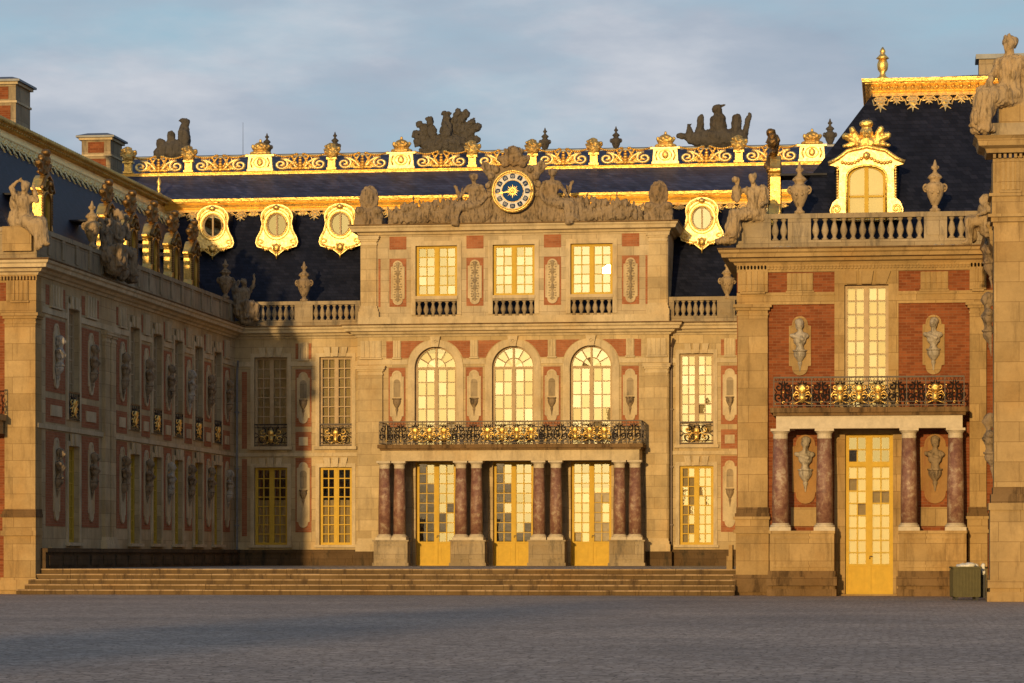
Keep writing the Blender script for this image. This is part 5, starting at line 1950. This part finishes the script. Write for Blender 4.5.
# seated woman on the pavilion corner, feet over the court
me = SM['with_child'].copy()
for v_ in me.vertices:
    v_.co.x *= -1
me.flip_normals()
o = obj('statue', me, 'statue_pale', None, (fx(753, .0), YF - .0, 10.95))
o.scale = (1.12, 1.12, 1.12)
tag(o, 'seated stone woman holding up an attribute on the left corner of the right pavilion', 'statue', 'seated statues on the parapets')
# broken small stones lying on the cornice
for i, px in enumerate((778, 792, 940, 956)):
    bm = bmesh.new()
    rn = random.Random(i)
    for k in range(4):
        ico(bm, (rn.uniform(-.15, .15), rn.uniform(-.05, .05), .05), rn.uniform(.05, .09), 1, (1.3, 1, .8))
    tag(obj('carved_fragment', bm, 'bust', None, (fx(px, -.3), YF - .3, Z_CT + .0)), ['first', 'second', 'third', 'fourth'][i] + ' small pale carved stone from the left on the pavilion cornice', 'carved stone', 'small stones on the cornice')

# ================================================================== NEAR RIGHT BUILDING
nb = thing('near_building', 'large ochre stone corner pillar and entablature of the nearest building at the right edge', 'palace', (XN, YN, 0))
NX = lambda px: WX(px, YN) - XN
ZN = lambda py: WZ(py, 1010, YN)
zc0, zc1 = ZN(153), ZN(137)
obj('wall', boxes((.62, 9, .3, YF - YN + .3, 0, zc0 + .1)), 'stone_pav', nb)
obj('roof', boxes((.2, .62, 1.3, YF - YN + 4, 9.8, zc0 + .02)), 'slate', nb)  # upper side wall, not a roof; its shade is put into the slate colour
obj('pillar', boxes((NX(994), 1.35, -.0, .9, ZN(487), ZN(226))), 'stone_pav', nb)
bm = bmesh.new()
for px, a, b in ((993, 226, 222), (991, 222, 217), (988, 217, 214)):
    box(bm, NX(px), 1.4 + .03, NX(px) * 1.0 - .05, .95, ZN(a), ZN(b))
box(bm, NX(992), 9, .0, 1.2, ZN(214), ZN(196))
box(bm, NX(989), 9, -.06, 1.2, ZN(196), ZN(193))
box(bm, NX(993), 9, .02, 1.2, ZN(193), ZN(158))
triglyph(bm, NX(1001), NX(1020), ZN(190), ZN(160), .02, 4)
for k in range(24):
    box(bm, NX(993) + k * .13, NX(993) + k * .13 + .07, -.07, .03, ZN(158), ZN(154))
obj('entablature', bm, 'stone_pav', nb)
bm = bmesh.new()
h_ = zc1 - zc0
sweep(bm, [(0, 1.2), (0, 0), (9, 0)], [(0, zc0), (.1, zc0), (.14, zc0 + h_ * .25), (.3, zc0 + h_ * .4), (.34, zc0 + h_ * .8), (.42, zc1), (-.3, zc1 + .03), (-.3, zc0)])
obj('cornice', bm, 'stone_pav', nb)
bm = bmesh.new()
sweep(bm, [(0, 1.2), (0, 0), (9, 0)], [(.05, zc1), (.05, zc1 + .35), (-.6, zc1 + .35), (-.6, zc1)])
obj('parapet_base', bm, 'stone_top', nb)
obj('pedestal', boxes((NX(999), 1.6, -.02, 1.0, zc1 + .35, ZN(98))), 'stone_pav', nb)
bm = bmesh.new()
for px, a, b in ((987, 606, 592), (990, 592, 588), (987.5, 588, 580), (990, 580, 510), (988.5, 510, 503), (991, 503, 494), (993, 494, 487)):
    if px == 991:
        obj('pillar_base', bm, 'stone_pav', nb)
        bm = bmesh.new()
    e = NX(px)
    box(bm, e, 1.35 - e * .4, e - .02, 1.0, max(0, ZN(a)) if a < 600 else 0, ZN(b))
obj('base_ledge', bm, 'ledge', nb)
# lower return block behind, with its own cornice
zb0, zb1 = WZ(250, 980, 78.5), WZ(228, 980, 78.5)
obj('return_wall', boxes((.5, 1.0, .95, YF - YN, 0, zb0)), 'stone_pav', nb)
bm = bmesh.new()
sweep(bm, [(.42, YF - YN), (.42, 4.6), (3, 4.6)], [(0, zb0 - .25), (.06, zb0 - .2), (.3, zb0 + .1), (.34, zb1 - .12), (.42, zb1), (-.3, zb1), (-.3, zb0 - .25)])
obj('lower_cornice', bm, 'stone_pav', nb)
o = obj('statue', SM['crouch'], 'statue_pale', None, (WX(990, 78.2), 78.2, zb1))
tag(o, 'small crouching pale stone figure on the low cornice between pavilion and near pillar', 'statue')
o.rotation_euler = (0, 0, -PI / 2)
o.scale = (1.1,) * 3
for i, (py, Y) in enumerate(((262, 79.5), (330, 80.0), (452, 78.5))):
    z = WZ(py, 992, Y)
    bust((i + 1) % 3, (XN + .12, Y, z), -PI / 2, ['highest', 'middle', 'lowest'][i] + ' of three stained busts in profile on the narrow wall beside the near pillar', 'statue', 1.15, 'busts on the narrow wall')
bm = bmesh.new()
me = SM['woman_near'].copy()
for v_ in me.vertices:
    v_.co.x *= -1
me.flip_normals()
zt = ZN(98)
o = obj('statue', me, 'statue_pale', None, (XN + NX(1009), YN + .1, zt - .08))
o.scale = (1.32, 1.3, 1.38)
tag(o, 'large seated stone woman in draped robe on top of the near pillar, facing left', 'statue', 'seated statues on the parapets')
# chimney behind
t = thing('chimney', 'low stone chimney top behind the gilt roof edge near the large statue', 'chimney', (WX(996, 94), 94, 15.3))
zt2 = WZ(57, 990, 94) - 15.3
obj('stack', boxes((-.55, 1.2, -.5, .5, 0, zt2 - .15)), 'stone_top', t)
obj('cap', boxes((-.65, 1.3, -.6, .6, zt2 - .15, zt2)), 'lead', t)

caster = thing('shadow_caster', 'unseen tall block added behind the camera to shade the forecourt', 'shadow caster', (-25.8, -105, 0))  # unseen block, added to cast the shadow band across the forecourt
obj('wall', boxes((-2.3, 2.3, -2, 2, 0, 14)), 'stone', caster)
bm = bmesh.new()
sweep(bm, [(-2.3, 2), (-2.3, -2), (2.3, -2), (2.3, 2), (-2.3, 2)], [(0, 14), (.3, 14.15), (.32, 14.3), (-.4, 14.3), (-.4, 14)], caps=False)
obj('cornice', bm, 'stone_trim', caster)
bm = bmesh.new()
v_ = [bm.verts.new(p) for p in ((-2.3, -2, 14.3), (2.3, -2, 14.3), (2.3, 2, 14.3), (-2.3, 2, 14.3), (-1.1, -.8, 17), (1.1, -.8, 17), (1.1, .8, 17), (-1.1, .8, 17))]
for f in ((0, 1, 5, 4), (1, 2, 6, 5), (2, 3, 7, 6), (3, 0, 4, 7), (4, 5, 6, 7), (3, 2, 1, 0)):
    bm.faces.new([v_[i] for i in f])
obj('roof', bm, 'slate', caster)

# ================================================================== BINS
t = thing('rubbish_bin', 'square olive green slatted litter bin standing by the near pillar', 'litter bin', (WX(965.5, 76.3), 76.3, 0), .12)
bm = boxes((-.34, .34, -.3, .3, .08, .82), (-.38, .38, -.34, .34, .82, .87))
for k in range(9):
    x = -.32 + k * .08
    box(bm, x - .025, x + .025, -.325, -.299, .1, .8)
    box(bm, -.365, -.339, x - .025, x + .025, .1, .8)
obj('body', bm, 'bin_green', t)
obj('foot', boxes((-.3, -.22, -.26, -.18, 0, .08), (.22, .3, -.26, -.18, 0, .08), (-.3, -.22, .18, .26, 0, .08), (.22, .3, .18, .26, 0, .08)), 'bin_dark', t)
obj('bag', blob('bag', [('e', (0, 0, .88), (.26, .24, .07)), ('e', (.1, -.1, .9), (.16, .14, .08))], .03, .03, 9, 31), 'bag', t)
t = thing('waste_sack_holder', 'dark waste sack holder with a pale bag just behind the green bin', 'litter bin', (WX(979, 77), 77.0, 0))
obj('sack', boxes((-.16, .16, -.16, .16, .05, .8)), 'bin_dark', t)
bm = bmesh.new()
tube(bm, [(.2 * math.cos(2 * PI * k / 16), .2 * math.sin(2 * PI * k / 16), .84) for k in range(17)], .03, 5)
box(bm, .17, .2, -.02, .02, 0, .85)
obj('ring', bm, 'bin_green', t)
obj('liner', blob('liner', [('c', (-.1, -.16, .62), (-.08, -.17, .88), .06, .07), ('c', (.1, -.17, .7), (.1, -.17, .9), .06, .06)], .02, .02, 9, 32), 'bag', t)

# meshes that hold pieces standing well apart become one object per piece
def split_apart(o, gap=.3):
    me = o.data
    n = len(me.vertices)
    par = list(range(n))

    def find(i):
        while par[i] != i:
            par[i] = par[par[i]]
            i = par[i]
        return i
    for e in me.edges:
        a, b = find(e.vertices[0]), find(e.vertices[1])
        if a != b:
            par[a] = b
    bb = {}
    for v in me.vertices:
        k = find(v.index)
        c = v.co
        if k not in bb:
            bb[k] = [list(c), list(c)]
        else:
            for i in range(3):
                bb[k][0][i] = min(bb[k][0][i], c[i])
                bb[k][1][i] = max(bb[k][1][i], c[i])
    ks = list(bb)
    if len(ks) < 2 or len(ks) > 400:
        return
    cl = {k: k for k in ks}

    def f2(k):
        while cl[k] != k:
            k = cl[k]
        return k
    for i, a in enumerate(ks):
        for b in ks[i + 1:]:
            if all(bb[a][0][d] - gap < bb[b][1][d] and bb[b][0][d] - gap < bb[a][1][d] for d in range(3)):
                ra, rb = f2(a), f2(b)
                if ra != rb:
                    cl[ra] = rb
    groups = {}
    for k in ks:
        groups.setdefault(f2(k), set()).add(k)
    if len(groups) < 2 or len(groups) > 60:
        return
    base = o.name.split('.')[0]
    for gi, g in enumerate(list(groups.values())):
        vs = [v.index for v in me.vertices if find(v.index) in g]
        mp_ = {v: i for i, v in enumerate(vs)}
        nm = bpy.data.meshes.new(base)
        nm.from_pydata([me.vertices[v].co[:] for v in vs], [], [[mp_[v] for v in p.vertices] for p in me.polygons if p.vertices[0] in mp_])
        nm.materials.append(me.materials[0])
        q = bpy.data.objects.new(base, nm)
        C.objects.link(q)
        q.parent = o.parent
        q.location = o.location
        q.rotation_euler = o.rotation_euler
        q.scale = o.scale
        for p_ in nm.polygons:
            p_.use_smooth = me.polygons[0].use_smooth
    bpy.data.objects.remove(o)


for o in [o for o in scene.objects if o.type == 'MESH' and o.parent and not o.children and o.name.split('.')[0] in
          ('stone_trim', 'socle', 'frieze_block', 'brick_strip', 'wall_return', 'attic_side', 'attic_trim', 'arch_trim', 'room_shade_sheet', 'base_ledge', 'plinth', 'niche_panel', 'brick_spandrel', 'brick_panel', 'foot', 'handle', 'parapet_pier')]:
    split_apart(o)

# ================================================================== WORLD, SUN, CAMERA
AZ, EL = math.radians(6.1), math.radians(5.4)      # sun behind the camera, a little to the left
w = bpy.data.worlds.new('World')
scene.world = w
w.use_nodes = True
nd, lk = w.node_tree.nodes, w.node_tree.links
bg = nd['Background']
sky = nd.new('ShaderNodeTexSky')
sky.sky_type = 'NISHITA'
sky.sun_disc = False
sky.sun_elevation = EL
sky.sun_rotation = PI + AZ                         # direction (-sin, -cos)
sky.air_density = 1.3
sky.dust_density = 1.2
sky.ozone_density = 1.5
tc = nd.new('ShaderNodeTexCoord')
mp = nd.new('ShaderNodeMapping')
mp.inputs['Scale'].default_value = (3.2, 3.2, 10)
mp.inputs['Rotation'].default_value = (0, .45, 0)
mp.inputs['Location'].default_value = (1.3, 0, .4)
lk.new(tc.outputs['Generated'], mp.inputs[0])
n1 = noise_node(nd, lk, mp.outputs[0], 2.0, 9, .56)
cl = ramp(nd, lk, n1.outputs[0], [(.38, (.1, .1, .1)), (.58, (1, 1, 1))]).outputs[0]
n2 = noise_node(nd, lk, mp.outputs[0], 2.9, 8, .55)
cc = ramp(nd, lk, n2.outputs[0], [(.33, (3.4, 4.2, 5.2)), (.5, (4.2, 4.8, 5.7)), (.66, (5.9, 6.2, 6.8))]).outputs[0]
blue = mix(nd, lk, .8, sky.outputs[0], (3.5, 5.6, 7.2))
base = mix(nd, lk, cl, blue, cc)
# unseen sky overhead dimmed so that walls in shade stay dark
sp = nd.new('ShaderNodeSeparateXYZ')
lk.new(tc.outputs['Generated'], sp.inputs[0])
dk = ramp(nd, lk, sp.outputs[2], [(.18, (1, 1, 1)), (.5, (.40, .47, .61))]).outputs[0]
base = mix(nd, lk, 1., base, dk, 'MULTIPLY')
# glow of the low sun through the haze
dt = nd.new('ShaderNodeVectorMath')
dt.operation = 'DOT_PRODUCT'
lk.new(tc.outputs['Generated'], dt.inputs[0])
dt.inputs[1].default_value = (-math.sin(AZ) * math.cos(EL), -math.cos(AZ) * math.cos(EL), math.sin(EL))
mxn = nd.new('ShaderNodeMath')
mxn.operation = 'MAXIMUM'
lk.new(dt.outputs['Value'], mxn.inputs[0])
mxn.inputs[1].default_value = 0
pw_ = nd.new('ShaderNodeMath')
pw_.operation = 'POWER'
lk.new(mxn.outputs[0], pw_.inputs[0])
pw_.inputs[1].default_value = 24
g1 = mix(nd, lk, pw_.outputs[0], base, (29, 19.5, 5.2))
pw2 = nd.new('ShaderNodeMath')
pw2.operation = 'POWER'
lk.new(mxn.outputs[0], pw2.inputs[0])
pw2.inputs[1].default_value = 420
SKYMIX = mix(nd, lk, pw2.outputs[0], g1, (52, 40, 18))
lk.new(SKYMIX, bg.inputs[0])
bg.inputs[1].default_value = .10

sl = bpy.data.lights.new('sun', 'SUN')
sl.energy = 3.5
sl.angle = math.radians(.9)
sl.color = (1.0, .67, .30)
so = bpy.data.objects.new('sun', sl)
C.objects.link(so)
sd = Vector((-math.sin(AZ) * math.cos(EL), -math.cos(AZ) * math.cos(EL), math.sin(EL)))
so.rotation_euler = sd.to_track_quat('Z', 'Y').to_euler()
so.location = sd * 200

cam = bpy.data.cameras.new('camera')
cam.sensor_width = 36
cam.lens = F_PX / 1024 * 36
cam.shift_y = (HY - 341.5) / 1024
cam.clip_end = 3000
cam.clip_start = .5
co = bpy.data.objects.new('camera', cam)
C.objects.link(co)
co.location = (0, 0, EYE)
co.rotation_euler = (PI / 2, 0, TH)
scene.camera = co
scene.view_settings.view_transform = 'Standard'
scene.view_settings.look = 'None'
scene.view_settings.exposure = 0
scene.view_settings.gamma = 1
scene.cycles.max_bounces = 6
scene.cycles.sample_clamp_indirect = 6
